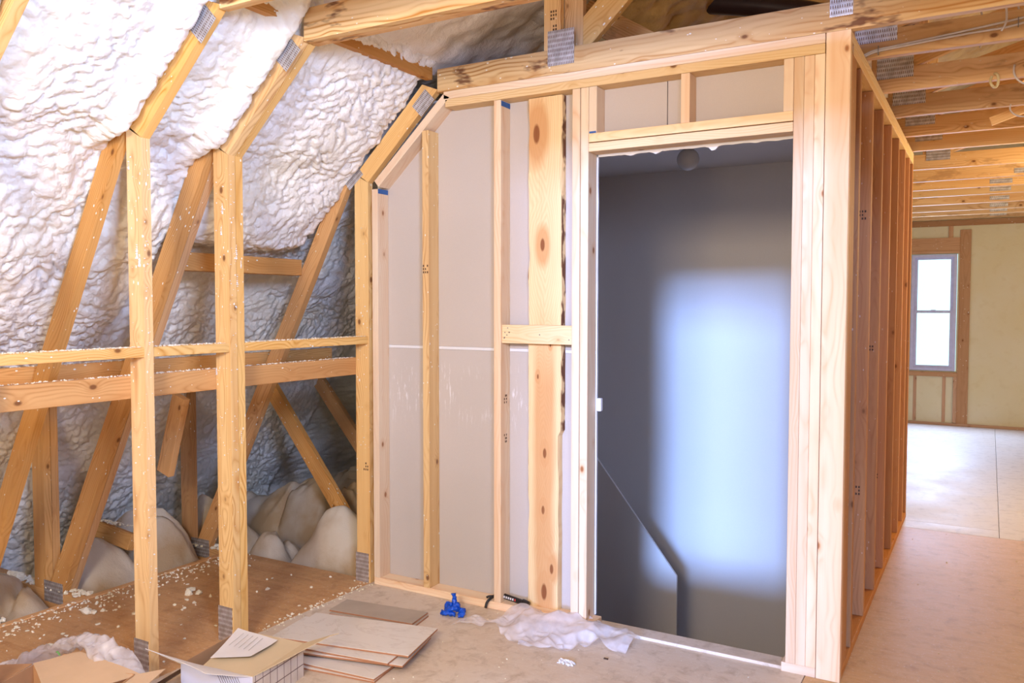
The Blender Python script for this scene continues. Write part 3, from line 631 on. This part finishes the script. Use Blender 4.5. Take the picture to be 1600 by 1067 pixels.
# ragged gypsum lips around the opening
def ragged(name, x0, x1, z0, z1, vertical, label):
    bm = bmesh.new(); n = 60; fr = []; bk = []
    pts = []
    for i in range(n + 1):
        t = i / n; rg = max(0, mnoise.noise((t * 14, 3.3 if vertical else 8.1, 0))) ** 2 * .05 + random.random() * .002
        if vertical: pts.append(((x0, z0 + (z1 - z0) * t), (x1 + rg * .12, z0 + (z1 - z0) * t)))
        else: pts.append(((x0 + (x1 - x0) * t, z1), (x0 + (x1 - x0) * t, z0 - rg)))
    rows = []
    for a, b in pts: rows.append([bm.verts.new((q[0], y, q[1])) for y in (.0902, .102) for q in (a, b)])
    for p, q in zip(rows, rows[1:]):
        bm.faces.new((p[0], p[1], q[1], q[0])); bm.faces.new((p[2], q[2], q[3], p[3])); bm.faces.new((p[1], p[3], q[3], q[1])); bm.faces.new((p[0], q[0], q[2], p[2]))
    bm.faces.new(rows[0]); bm.faces.new(rows[-1][::-1]) if False else None
    o = finish(bm, name, M['gyp'], Matrix.Identity(4), None); return tag(o, label, 'drywall edge')
ragged('drywall_edge', -1.0815, -1.0765, .04, 2.19, True, 'ragged white drywall edge down the left side of the doorway')
ragged('drywall_edge', -1.08, -.205, 2.140, 2.19, False, 'ragged white drywall edge hanging under the doorway header')
o = boxw('gypsum_lump', -1.076, -1.055, .088, .112, .985, 1.045, M['gyp'], None, .004); tag(o, 'small white lump on the left edge of the doorway', 'plaster lump')
# threshold strip in the doorway
o = bar('threshold_strip', -1.08, -.223, .015, .105, .0, .014, M['floor']); tag(o, 'flat pale strip across the foot of the doorway', 'threshold')
o = bar('threshold_edge', -1.08, -.1, .106, .116, -.02, .010, M['floor']); tag(o, 'thin white board edge at the brink of the stairwell', 'drywall edge')
# rough plank with wane edges and short cleat
def plank():
    bm = bmesh.new(); n = 90; z0, z1 = .0385, H - .079; c = Vector((-1.325, .07, (z0 + z1) / 2)); rows = []
    for i in range(n + 1):
        t = i / n; z = z0 + (z1 - z0) * t
        l = -1.410 + .006 * mnoise.noise((0, 0, z * 9)) + (.010 * max(0, mnoise.noise((5, 0, z * 5)) - .1))
        wr = .030 * max(0, mnoise.noise((9, 0, z * 3.1)) + .05) * (1 if t > .45 else .35)
        r_ = -1.236 - .014 * (t < .35) + .003 * mnoise.noise((3, 0, z * 7))
        rows.append([(l, .050), (r_ - wr, .050), (r_ - .3 * wr, .060), (r_, .072), (r_, .0885), (l + .001, .0885)])
    vs = [[bm.verts.new(Vector((z0 + (z1 - z0) * i / n - c.z, q[1] - c.y, -(q[0] - c.x)))) for q in r] for i, r in enumerate(rows)]
    for a, b in zip(vs, vs[1:]):
        for k in range(6): bm.faces.new((a[k], a[(k + 1) % 6], b[(k + 1) % 6], b[k]))
    bm.faces.new(vs[0][::-1]); bm.faces.new(vs[-1])
    Rm = Matrix(((0, 0, -1), (0, 1, 0), (1, 0, 0)))
    return finish(bm, 'rough_plank', M['plank'], Matrix.Translation(c) @ Rm.to_4x4(), None, 0)
tag(plank(), 'wide knotty plank with rough bark edges standing in the partition', 'plank')
o = bar('wood_cleat', -1.5335, -1.1625, .010, .0485, 1.290, 1.377, M['plate']); tag(o, 'short horizontal board nailed across the rough plank', 'board')
for i in range(9):
    x = -1.51 + random.choice((.0, .16, .33)) + random.uniform(-.01, .02); z = random.uniform(1.305, 1.365)
    bm = bmesh.new(); bmesh.ops.create_cone(bm, cap_ends=True, segments=8, radius1=.0028, radius2=.0028, depth=.002); finish(bm, 'nail_head', M['steel'], Matrix.Translation((x, .0095, z)) @ Matrix.Rotation(R(90), 4, 'X'), o)

# ------------------------------------------------------------------ stair light
L = empty('ceiling_light', (-1.20, 1.76, 2.49), 'round white globe light on the stairwell ceiling', 'light')
bm = bmesh.new(); bmesh.ops.create_cone(bm, cap_ends=True, segments=32, radius1=.045, radius2=.062, depth=.03); finish(bm, 'lamp_holder', M['porc'], Matrix.Translation((-1.20, 1.76, 2.474)), L, .003, True)
bm = bmesh.new(); bmesh.ops.create_uvsphere(bm, u_segments=32, v_segments=20, radius=.070); finish(bm, 'glass_globe', M['globe'], Matrix.Translation((-1.20, 1.76, 2.392)), L, 0, True)
# duct through the attic
pts = [(-1.75, 1.55, 3.45), (-1.45, 1.5, 3.34), (-1.15, 1.47, 3.27), (-.85, 1.45, 3.20), (-.55, 1.45, 3.12), (-.25, 1.45, 3.02), (.1, 1.5, 2.95)]
tag(tube('flexible_duct', pts, .062, M['duct'], None, 16, 6), 'dark flexible duct lying in the attic above the partition', 'duct')
o = bar('wood_block', -.86, -.70, .93, .97, 2.72, 2.86, M['raft']); tag(o, 'small orange wood block in the attic behind the front ceiling tie', 'block')
# cables and wire loops
tag(tube('electric_cable', [(-.03, .436, 2.515), (.03, .434, 2.538), (.14, .434, 2.548), (.35, .434, 2.565), (.56, .434, 2.585), (.62, .434, 2.60)], .0045, M['cable']), 'upper of two white cables stapled along the first ceiling tie', 'cable')
tag(tube('electric_cable', [(-.03, .434, 2.506), (.03, .432, 2.530), (.14, .431, 2.539), (.35, .432, 2.552), (.5, .432, 2.556), (.57, .432, 2.566)], .0045, M['cable']), 'lower of two white cables stapled along the first ceiling tie', 'cable')
for x, z in ((.045, 2.536), (.545, 2.57)): tag(boxw('cable_staple', x, x + .003, .425, .442, z - .018, z + .018, M['steel']), 'steel staple over the white cables, %s' % ('nearer the corner post' if x < .2 else 'near the right edge'), 'staple')
def loop(c, rx, rz, lab, y, m=M['cable'], r=.0045, a0=-40, a1=220):
    pts = [(c[0] + rx * math.cos(R(a)), y + .012 * math.sin(R(a * 2)), c[1] - rz * math.sin(R(a))) for a in range(a0, a1, 20)]
    tag(tube('wire_loop', pts, r, m, None, 8, 3), lab, 'wire')
loop((.47, 2.503), .016, .03, 'small cream wire loop hanging under the second ceiling tie', 1.065, M['cabley'], .006, -90, 250)
loop((.60, 2.54), .055, .07, 'white wire sagging under the second ceiling tie at the right edge', 1.06)
loop((.60, 2.46), .06, .05, 'pale wire sagging in front of the third ceiling tie', 1.5, M['cable'], .004)
for k, (x, y, z) in enumerate(((.50, .38, 2.62), (.42, .95, 2.72), (.56, .98, 2.74))):
    tag(tube('hanging_wire', [(x - .02, y, z + .12), (x, y, z + .03), (x + .006, y, z - .05), (x - .01, y, z - .09)], .004, M['cable']), ['thin wire hanging from the front ceiling tie near the right edge', 'thin wire hanging left of another behind the first tie', 'thin wire hanging right of another behind the first tie'][k], 'wire')

o = board('loose_lath', (.455, 1.95, 2.485), (1.4, 1.95, 2.80), (0, 0, 1), .045, .03, M['plate']); tag(o, 'short bright board with a square cut end between the third and fourth ties', 'board')
# illegible lumber grade stamps (ink marks)
def stamp(par, x, y, z, horiz, seed, face='y'):
    rr = random.Random(seed)
    for r_ in range(3):
        for c_ in range(3):
            if rr.random() < .25: continue
            a, b = (c_ - 1) * .012, (r_ - 1) * .016; w_ = rr.uniform(.003, .004)
            if face == 'y': boxw('grade_stamp', x + a - w_, x + a + w_, y - .0007, y - .0002, z + b - .005, z + b + .005, M['stamp'], par)
            else: boxw('grade_stamp', x + .0002, x + .0007, y + a * .8 - w_, y + a * .8 + w_, z + b - .005, z + b + .005, M['stamp'], par)
M['stamp'] = flat('faded_stamp_ink', (.13, .075, .045), .8, .1)
stamp(P, -.035, .691, 1.88, 0, 1); stamp(P, -.04, 1.097, 1.25, 0, 2); stamp(P, -.04, .691, .62, 0, 3); stamp(P, -.05, 1.50, .55, 0, 4)
stamp(t0, -1.257, 0.0, 2.71, 0, 5); stamp(t0, -1.257, 0.0, 2.775, 0, 6); stamp(t0, -2.36, .0, .62, 0, 7); stamp(W, -1.534, .045, .83, 0, 8, 'x'); stamp(W, -1.534, .045, 1.02, 0, 9, 'x'); stamp(W, -1.97, .0, 1.65, 0, 10)

# ------------------------------------------------------------------ insulation batts
def batt(name, x0, x1, y0, y1, z0, hgt, seed, label, lump=.5, group='fibre batts in the eave'):
    n = max(24, int((x1 - x0) / .018)); m = max(20, int((y1 - y0) / .018)); bm = bmesh.new(); g = []
    for i in range(n + 1):
        row = []
        for j in range(m + 1):
            u = i / n; v = j / m; k = max(0, math.sin(u * math.pi)) ** .55 * max(0, math.sin(v * math.pi)) ** .45
            x = x0 + (x1 - x0) * u; y = y0 + (y1 - y0) * v
            q = mnoise.noise((x * 3 + seed, y * 4, seed)) * lump - .35 * max(0, 1 - 9 * abs(mnoise.noise((x * 2.6 + seed * 3, y * 2.2, 4.)))) + abs(mnoise.noise((x * 7, y * 9 + seed, 0))) * lump * .5
            fz = mnoise.noise((x * 60, y * 60, seed)) * .005 + mnoise.noise((x * 22, y * 22, seed)) * .010
            row.append(bm.verts.new((x - x0, y - y0, k * hgt * (1 + q) + fz)))
        g.append(row)
    for i in range(n):
        for j in range(m): bm.faces.new((g[i][j], g[i + 1][j], g[i + 1][j + 1], g[i][j + 1]))
    rim = [g[i][0] for i in range(n + 1)] + [g[n][j] for j in range(1, m + 1)] + [g[i][m] for i in range(n - 1, -1, -1)] + [g[0][j] for j in range(m - 1, 0, -1)]
    low = [bm.verts.new((v.co.x, v.co.y, -.02)) for v in rim]
    for k in range(len(rim)): bm.faces.new((rim[k], low[k], low[(k + 1) % len(rim)], rim[(k + 1) % len(rim)]))
    bm.faces.new(low)
    return tag(finish(bm, name, M['batt'], Matrix.Translation((x0, y0, z0)), None, 0, True), label, 'insulation', group)
batt('insulation_batt', -4.35, -3.46, -2.6, -1.33, -.18, .22, 2., 'pale insulation batt in the eave at the bottom left corner')
batt('insulation_batt', -4.35, -3.46, -1.28, -.925, -.18, .26, 5., 'insulation batt behind the foot of the first leaning web')
batt('insulation_batt', -4.05, -3.46, -.825, -.42, -.18, .36, 8., 'puffy insulation batt left of the plywood edge, between two trusses', .3)
batt('insulation_batt', -4.20, -3.50, -.41, -.03, -.18, .46, 12., 'tall folded insulation batt leaning into the eave beside the leftmost knee post', .25)
batt('insulation_batt', -4.35, -3.46, .06, .42, -.18, .34, 15., 'insulation batt behind the foot of the second leaning web')
batt('insulation_batt', -3.10, -2.45, .10, .42, -.15, .42, 18., 'bright white mound of fibre insulation beside the left end of the partition', .16)
batt('insulation_batt', -3.44, -3.12, .10, .42, -.18, .26, 21., 'low fibre insulation left of the bright white mound', .5)
batt('insulation_batt', -4.35, -2.45, .50, 1.06, -.18, .42, 25., 'grey fibre insulation in the second bay behind the partition', .45)
batt('insulation_batt', -4.30, -2.45, 1.13, 2.85, -.18, .40, 29., 'dim fibre insulation at the back of the eave', .45)
# debris boards in the eave
o = board('eave_scrap_board', (-3.98, -.48, .19), (-3.60, -.50, .16), (0, .3, 1), .09, .038, M['raft']); tag(o, 'crumb covered scrap board on the batts left of the leftmost knee post', 'board')

# ------------------------------------------------------------------ foam crumbs (uncountable)
def crumbs(name, spots, label, mat=M['crumb']):
    co = []; fc = []; base = None
    bm = bmesh.new(); bmesh.ops.create_icosphere(bm, subdivisions=1, radius=1); bv = np.array([v.co[:] for v in bm.verts]); bf = np.array([[v.index for v in f.verts] for f in bm.faces]); bm.free()
    for k, (x, y, z, r) in enumerate(spots):
        j = bv * (1 + RNG.uniform(-.3, .3, (len(bv), 1))) * r * RNG.uniform(.6, 1.5, 3) * np.array([1, 1, .7]); co.append(j + [x, y, z]); fc.append(bf + k * len(bv))
    o = np_mesh(name, np.concatenate(co), np.concatenate(fc), mat, False); return tag(o, label, 'foam crumbs', None, 'stuff')
U = RNG.uniform
sp = []
for ya, yb_ in ((-1.91, -1.33), (-1.288, -.916), (-.833, -.002)):
    for _ in range(int(330 * (yb_ - ya))): sp.append((-2.345 - abs(RNG.normal(0, .028)), U(ya, yb_), 1.3075, U(.0015, .0045)))
for _ in range(420): sp.append((U(-2.463, -2.428), U(-1.95, 0), 1.1945, U(.0015, .0045)))
for _ in range(300): sp.append((U(-3.169, -3.133), U(-1.95, .1), 1.2015, U(.0015, .004)))
crumbs('foam_crumbs', sp, 'white foam crumbs lying along the tops of the knee wall rails')
sp = []
for _ in range(560):
    x = -3.41 + abs(RNG.normal(0, .10)); sp.append((x, U(-1.95, .04), .003, U(.002, .007)))
for _ in range(70): sp.append((U(-3.38, -2.4), U(-1.9, .03), .003, U(.004, .012)))
for _ in range(110): sp.append((U(-2.38, -2.30), U(-.75, .0), .002, U(.002, .006)))
sp.append((-3.02, -.60, .012, .022)); sp.append((-2.98, -.57, .010, .017)); sp.append((-3.05, -.56, .010, .017)); sp.append((-3.22, -1.02, .012, .02)); sp.append((-3.19, -1.0, .010, .017))
crumbs('foam_crumbs', sp, 'cream foam crumbs scattered over the brown plywood and its edge')
sp = []
for ty in (-.914, -1.328, 0.0):
    for _ in range(260): sp.append((U(-4.15, -3.45), ty + U(.002, .07), .006, U(.004, .014)))
for _ in range(60): sp.append((U(-3.97, -3.62), -.49 + U(-.02, .02), .245, U(.003, .008)))
crumbs('foam_crumbs', sp, 'foam crumbs caked on the floor chords in the eave')
sp = [(U(-.05, .8), U(-1.2, 2.6), .001, U(.0015, .004)) for _ in range(60)] + [(U(-1.6, -.1), U(-1.2, -.02), .001, U(.001, .0035)) for _ in range(90)] + [(-.045 + U(-.05, .03), .29 + U(0, .4), .039, .004) for _ in range(4)]
crumbs('dust_chips', sp, 'small white chips dotted over the subfloor')
# foam drips hanging on the posts
sp = []
def drip(x, y, z, l, r=.004): return [(x, y, z - i * l / 6, r * (.6 + .5 * i / 6)) for i in range(7)]
for a in ((-2.334, -.875, 1.72, .05, .005), (-2.334, -.872, 1.60, .05, .005), (-2.334, -.85, 1.66, .03), (-2.38, -.9155, 1.8, .03), (-2.37, -1.3295, 1.70, .05, .006), (-2.355, -1.3295, 1.66, .04, .006), (-2.41, -1.3295, 2.02, .03), (-2.335, -.86, .92, .05), (-2.42, -.9155, 1.2, .03), (-2.37, -.916, 1.9, .04)): sp += drip(*a)
for _ in range(130):
    ty, xx = random.choice(((-.914, None), (-1.328, None), (0.0, None))); z = U(.3, 2.05); sp.append((U(-2.42, -2.337), ty - .0005, z, U(.001, .0035)))
for _ in range(120): sp.append((-2.3345, random.choice((-.914, -1.328)) + U(.002, .036), U(.2, 2.05), U(.001, .0035)))
crumbs('foam_drips', sp, 'white foam drips stuck on the knee posts', M['gyp'])

# ------------------------------------------------------------------ tiles
def tile(cx, cy, z, ang, label, wx=.605, wy=.30, group='loose floor tiles on the subfloor'):
    T = empty('floor_tile', (cx, cy, z), label, 'tile', group); T.rotation_euler.z = R(ang); t = .009; gm = 'dusty' if 'greyish' in label else 'tile'
    Mx = Matrix.Translation((cx, cy, z)) @ Matrix.Rotation(R(ang), 4, 'Z')
    for n, m, z0, z1 in (('tile_body', 'tilebody', 0, t - .0022), ('glazed_face', gm, t - .0022, t)):
        bm = bmesh.new(); bmesh.ops.create_cube(bm, size=1)
        for v in bm.verts: v.co = Vector((v.co.x * wx, v.co.y * wy, (z0 + z1) / 2 + v.co.z * (z1 - z0)))
        finish(bm, n, M[m], Mx, T, .0006)
    return T
ca, sa = math.cos(R(12)), math.sin(R(12))
tile(-1.885, -.800, .0006, 8.0, 'bottom tile of the stack beside the open carton', .60)
tile(-1.880, -.785, .0098, 5.0, 'second tile from the bottom of the stack', .60)
tile(-1.875, -.690, .0192, 17, 'third tile from the bottom of the stack, turned the most', .60)
tile(-1.845, -.715, .0286, 13.5, 'fourth tile from the bottom of the stack', .60)
tile(-1.890, -.715, .0380, 8.5, 'tile directly under the top tile of the stack', .60)
tile(-1.855, -.655, .0474, 12.0, 'top tile of the stack, pale with faint veins', .605)
tile(-2.00, -.345, .0006, 8.5, 'greyish tile under another behind the stack', .45, .15)
tile(-2.012, -.332, .0100, 7.5, 'dusty greyish tile lying behind the stack, upper of two', .45, .15)

# ------------------------------------------------------------------ cardboard boxes
def quad_sheet(name, pts, mat, parent, th=.003, sub=1, warp=0.):
    P = [Vector(p) for p in pts]; nrm = (P[1] - P[0]).cross(P[3] - P[0]).normalized(); n = 8 if warp else 1; bm = bmesh.new(); o = P[0].copy(); A_, B_ = [], []
    for i in range(n + 1):
        ra, rb = [], []
        for j in range(n + 1):
            u = i / n; v = j / n; q = (P[0] * (1 - u) + P[1] * u) * (1 - v) + (P[3] * (1 - u) + P[2] * u) * v - o
            q = q + nrm * warp * (math.sin(u * 3.1) * .7 + mnoise.noise((u * 2, v * 2, warp * 50)) * .6)
            ra.append(bm.verts.new(q + nrm * th / 2)); rb.append(bm.verts.new(q - nrm * th / 2))
        A_.append(ra); B_.append(rb)
    for i in range(n):
        for j in range(n):
            bm.faces.new((A_[i][j], A_[i + 1][j], A_[i + 1][j + 1], A_[i][j + 1])); bm.faces.new((B_[i][j], B_[i][j + 1], B_[i + 1][j + 1], B_[i + 1][j]))
    for i in range(n):
        bm.faces.new((A_[i][0], B_[i][0], B_[i + 1][0], A_[i + 1][0])); bm.faces.new((A_[i][n], A_[i + 1][n], B_[i + 1][n], B_[i][n]))
        bm.faces.new((A_[0][i], A_[0][i + 1], B_[0][i + 1], B_[0][i])); bm.faces.new((A_[n][i], B_[n][i], B_[n][i + 1], A_[n][i + 1]))
    return finish(bm, name, mat, Matrix.Translation(o), parent)
def up(p, h): return (p[0], p[1], h)
# open carton by the tiles
A2, B2, C2, D2 = (-2.17, -1.045), (-1.852, -.995), (-1.80, -1.305), (-2.118, -1.358); hh = .130
X2 = empty('cardboard_carton', (-1.98, -1.17, 0), 'open white printed carton with grid pattern beside the stack of tiles', 'box')
quad_sheet('carton_bottom', [up(A2, .002), up(B2, .002), up(C2, .002), up(D2, .002)], M['card'], X2)
quad_sheet('carton_side', [up(A2, 0), up(B2, 0), up(B2, hh), up(A2, hh)], M['card'], X2)
quad_sheet('printed_side', [up(B2, 0), up(C2, 0), up(C2, hh), up(B2, hh)], M['grid'], X2)
fs = quad_sheet('printed_side', [up(C2, 0), up(D2, 0), up(D2, hh), up(C2, hh)], M['bluebox'], X2)
quad_sheet('carton_side', [up(D2, 0), up(A2, 0), up(A2, hh), up(D2, hh)], M['card'], X2)
for k in range(9):   # printed diagonal lines on the pale side
    t0_, t1_ = .06 + k * .035, .20 + k * .035
    pa = Vector(up(C2, 0)).lerp(Vector(up(D2, 0)), t0_) + Vector((.005, -.028, 0)) * .10; pb = Vector(up(C2, 0)).lerp(Vector(up(D2, 0)), t1_) + Vector((.005, -.028, 0)) * .10
    bm = bmesh.new(); tube_bm(bm, [Vector((pa.x, pa.y, .04)), Vector((pb.x, pb.y, .118))], .0007, 4); finish(bm, 'printed_line', M['ink'], Matrix.Identity(4), fs)
lid = quad_sheet('lid_flap', [up(B2, hh + .002), up(C2, hh + .002), (-2.045, -1.325, .120), (-2.145, -1.055, .150)], M['cream'], X2, .003, 1, .006)
lb = quad_sheet('paper_label', [(-1.93, -1.055, .150), (-1.91, -1.21, .148), (-2.045, -1.285, .140), (-2.135, -1.07, .163)], M['paper'], X2, .0008, 1, .004)
for k in range(5):
    a = Vector((-2.07 + k * .022, -1.10 + k * .004, .1645 - k * .002)); b = a + Vector((.03, -.10, -.006)); bm = bmesh.new(); tube_bm(bm, [a, b], .0008, 4); finish(bm, 'label_print', M['porc'], Matrix.Identity(4), lb)
quad_sheet('side_flap', [up(D2, hh), up(C2, hh), (-1.93, -1.40, .150), (-2.275, -1.395, .165)], M['paper'], X2, .003, 1, -.008)
quad_sheet('end_flap', [up(C2, hh), up(B2, hh), (-1.765, -.885, .150), (-1.775, -.91, .152)], M['cream'], X2, .003)
# brown carton at the bottom left
c1, c2_, c3, c4 = (-2.423, -1.733), (-2.05, -1.60), (-1.90, -1.98), (-2.30, -2.10); h1_ = .20
X1 = empty('cardboard_carton', (-2.17, -1.85, 0), 'plain brown open carton in the bottom left corner', 'box')
for a, b in ((c1, c2_), (c2_, c3), (c3, c4), (c4, c1)): quad_sheet('carton_side', [up(a, 0), up(b, 0), up(b, h1_), up(a, h1_)], M['card'], X1)
quad_sheet('carton_bottom', [up(c1, .002), up(c2_, .002), up(c3, .002), up(c4, .002)], M['card'], X1)
quad_sheet('top_flap', [(-2.423, -1.733, .205), (-2.12, -1.86, .19), (-2.04, -1.585, .195), (-2.36, -1.60, .212)], M['cardl'], X1, .003, 1, .006)
quad_sheet('outer_flap', [(-2.43, -1.733, .202), (-2.30, -2.10, .202), (-2.55, -2.16, .17), (-2.66, -1.80, .17)], M['card'], X1, .003, 1, .004)
quad_sheet('torn_flap', [(-2.04, -1.60, .20), (-1.90, -1.95, .20), (-1.86, -1.90, .165), (-2.02, -1.50, .185)], M['cardl'], X1, .003)
o = quad_sheet('cardboard_scrap', [(-2.22, -1.42, .02), (-2.15, -1.30, .085), (-2.185, -1.22, .085), (-2.26, -1.36, .02)], M['dirt'], None, .004); tag(o, 'dark folded cardboard scrap between the leftmost post and the white carton', 'scrap')
o = quad_sheet('cardboard_scrap', [(-2.24, -1.50, .005), (-2.06, -1.41, .05), (-2.12, -1.37, .06), (-2.28, -1.46, .005)], M['cream'], None, .004); tag(o, 'cream cardboard scrap leaning at the foot of the leftmost post', 'scrap')

# ------------------------------------------------------------------ plastic bag, film
def crumple(name, fn, n, m, mat, label, cat, amp=.012, seed=0, fq=17):
    bm = bmesh.new(); g = []
    for i in range(n + 1):
        row = []
        for j in range(m + 1):
            p = Vector(fn(i / n, j / m)); q = Vector((p.x * fq + seed, p.y * fq, p.z * fq))
            a1 = 1 - abs(mnoise.noise(q)) * 2; a2 = 1 - abs(mnoise.noise(q * 2.3)) * 2
            dv = mnoise.noise_vector(q * .8) * amp * .7 + Vector((0, 0, 1)) * amp * (a1 * .8 + a2 * .35); p = p + dv; p.z = max(p.z, .0015); row.append(bm.verts.new(p))
        g.append(row)
    for i in range(n):
        for j in range(m): bm.faces.new((g[i][j], g[i + 1][j], g[i + 1][j + 1], g[i][j + 1]))
    o = finish(bm, name, mat, Matrix.Identity(4), None, 0, True); return tag(o, label, cat)
arch = spline([(-2.86, -1.66, .03), (-2.78, -1.62, .06), (-2.66, -1.60, .11), (-2.52, -1.57, .19), (-2.37, -1.56, .245), (-2.26, -1.56, .225), (-2.17, -1.57, .16), (-2.13, -1.60, .09)], 10)
def bagf(u, v):
    k = u * (len(arch) - 1); i = min(int(k), len(arch) - 2); p = arch[i].lerp(arch[i + 1], k - i); a = v * 2 * math.pi; r = .040 + .012 * math.sin(u * 9)
    return (p.x + r * 1.1 * math.cos(a) * .7, p.y + r * 1.2 * math.cos(a), p.z + r * .8 * math.sin(a) - .02)
bag = crumple('plastic_bag', bagf, 150, 48, M['bag'], 'clear crumpled plastic bag arching behind the brown carton', 'bag', .020, 3, 24)
for k, (x, y, z) in enumerate(((-2.47, -1.62, .195), (-2.30, -1.60, .20), (-2.19, -1.60, .14))):
    bm = bmesh.new(); tube_bm(bm, [Vector((x, y, z)), Vector((x + .012, y - .004, z + .006)), Vector((x + .02, y, z - .008))], .0035, 5); finish(bm, 'printed_mark', M['greenprint'], Matrix.Identity(4), bag)
def filmf(u, v):
    # a long loose sheet lying along the plate: u along, v across
    x = -1.47 + u * .66; y0 = .02 - .05 * u; wdt = .14 + .16 * math.sin(min(1, u * 1.25) * math.pi) ** .7
    y = y0 - (v - .1) * wdt * 1.25 - .02 * math.sin(u * 7); crest = .060 * math.exp(-((v - .35) / .28) ** 2) * (1 - .55 * u) * (1 - math.exp(-u * 14)) + .02 * math.sin(u * 9 + v * 4) ** 2
    return (x, y, .006 + crest)
crumple('plastic_film', filmf, 120, 60, M['film'], 'crumpled translucent plastic film heaped on the floor by the doorway', 'plastic film', .020, 9, 8)
crumple('plastic_film', lambda u, v: (-1.62 + u * .22, -.20 + .12 * u - v * .10, .006 + .02 * math.sin(u * 6) ** 2), 50, 24, M['film'], 'flat thin tail of plastic film left of the heap', 'plastic film', .010, 15)
crumple('plastic_film', lambda u, v: (-1.36 + u * .20 + .10 * v, -.12 - v * .20 + .04 * u, .004 + .03 * (1 - v) * math.sin(u * 3.1)), 40, 30, M['film'], 'flap of plastic film spread toward the camera from the heap', 'plastic film', .012, 21)
sp = [(-1.0 + U(-.035, .04), -.37 + U(-.02, .02), .004, U(.003, .008)) for _ in range(60)]
crumbs('plaster_crumbs', sp, 'little pile of white plaster crumbs in front of the plastic film', M['gyp'])
# blue glove
def glove():
    bm = bmesh.new(); c = Vector((-1.70, -.145, 0))
    segs = [[(-.045, -.01, .02), (-.02, -.015, .030), (.01, -.005, .028), (.035, .01, .018)], [(-.05, -.035, .012), (-.03, -.045, .014), (-.005, -.04, .016), (.02, -.03, .012)],
            [(-.01, .0, .03), (-.012, .012, .055), (-.02, .02, .075), (-.022, .022, .09)], [(.0, -.01, .035), (.012, .0, .048), (.016, .004, .034)], [(.02, .0, .02), (.045, .0, .026), (.052, -.02, .012), (.038, -.03, .008)],
            [(-.04, -.005, .02), (-.05, .0, .034), (-.035, .002, .044), (-.01, -.01, .046)], [(-.03, -.03, .02), (.0, -.03, .034), (.02, -.012, .036)]]
    for sg in segs:
        pts = spline(sg, 6); tube_bm(bm, [p for p in pts], [.010 + .005 * abs(mnoise.noise(p * 60)) * (1 - .3 * i / len(pts)) for i, p in enumerate(pts)], 10)
    for v in bm.verts: v.co += mnoise.noise_vector(v.co * 70) * .007 + mnoise.noise_vector(v.co * 190) * .003; v.co.z = max(v.co.z * 1.0, .001)
    return finish(bm, 'rubber_glove', M['glove'], Matrix.Translation(c), None, 0, True)
tag(glove(), 'bright blue crumpled rubber glove on the floor', 'glove')
# dark tube tool lying on the plate
K = empty('foam_gun', (-1.50, .03, .04), 'small black tool with white lettering lying on the bottom plate', 'tool')
tube('barrel', [(-1.565, .045, .064), (-1.53, .038, .060), (-1.46, .024, .058), (-1.405, .012, .056)], [.012] * 1 + [.012] * 0 + [.012] if False else .013, M['black'], K, 12, 4)
tube('handle', [(-1.575, .030, .064), (-1.590, .004, .052), (-1.600, -.016, .036), (-1.603, -.026, .010)], .0065, M['black'], K, 8, 4)
tube('trigger', [(-1.585, .016, .058), (-1.602, .004, .058), (-1.612, .0, .052)], .0055, M['black'], K, 8, 3)
tube('nozzle_cap', [(-1.42, .016, .058), (-1.40, .011, .056), (-1.388, .009, .054)], .0165, M['black'], K, 12, 3)
for k in range(6):
    cx = -1.532 + k * .0135; cy = .0245 - k * .0028
    boxw('letter', cx, cx + .0075, cy - .0006, cy + .002, .057, .067, M['paper' if k < 5 else 'red'], K)
tag(boxw('debris_chip', -.885, -.867, -.255, -.247, 0, .004, M['dirt']), 'tiny brown chip on the floor in front of the doorway', 'chip')
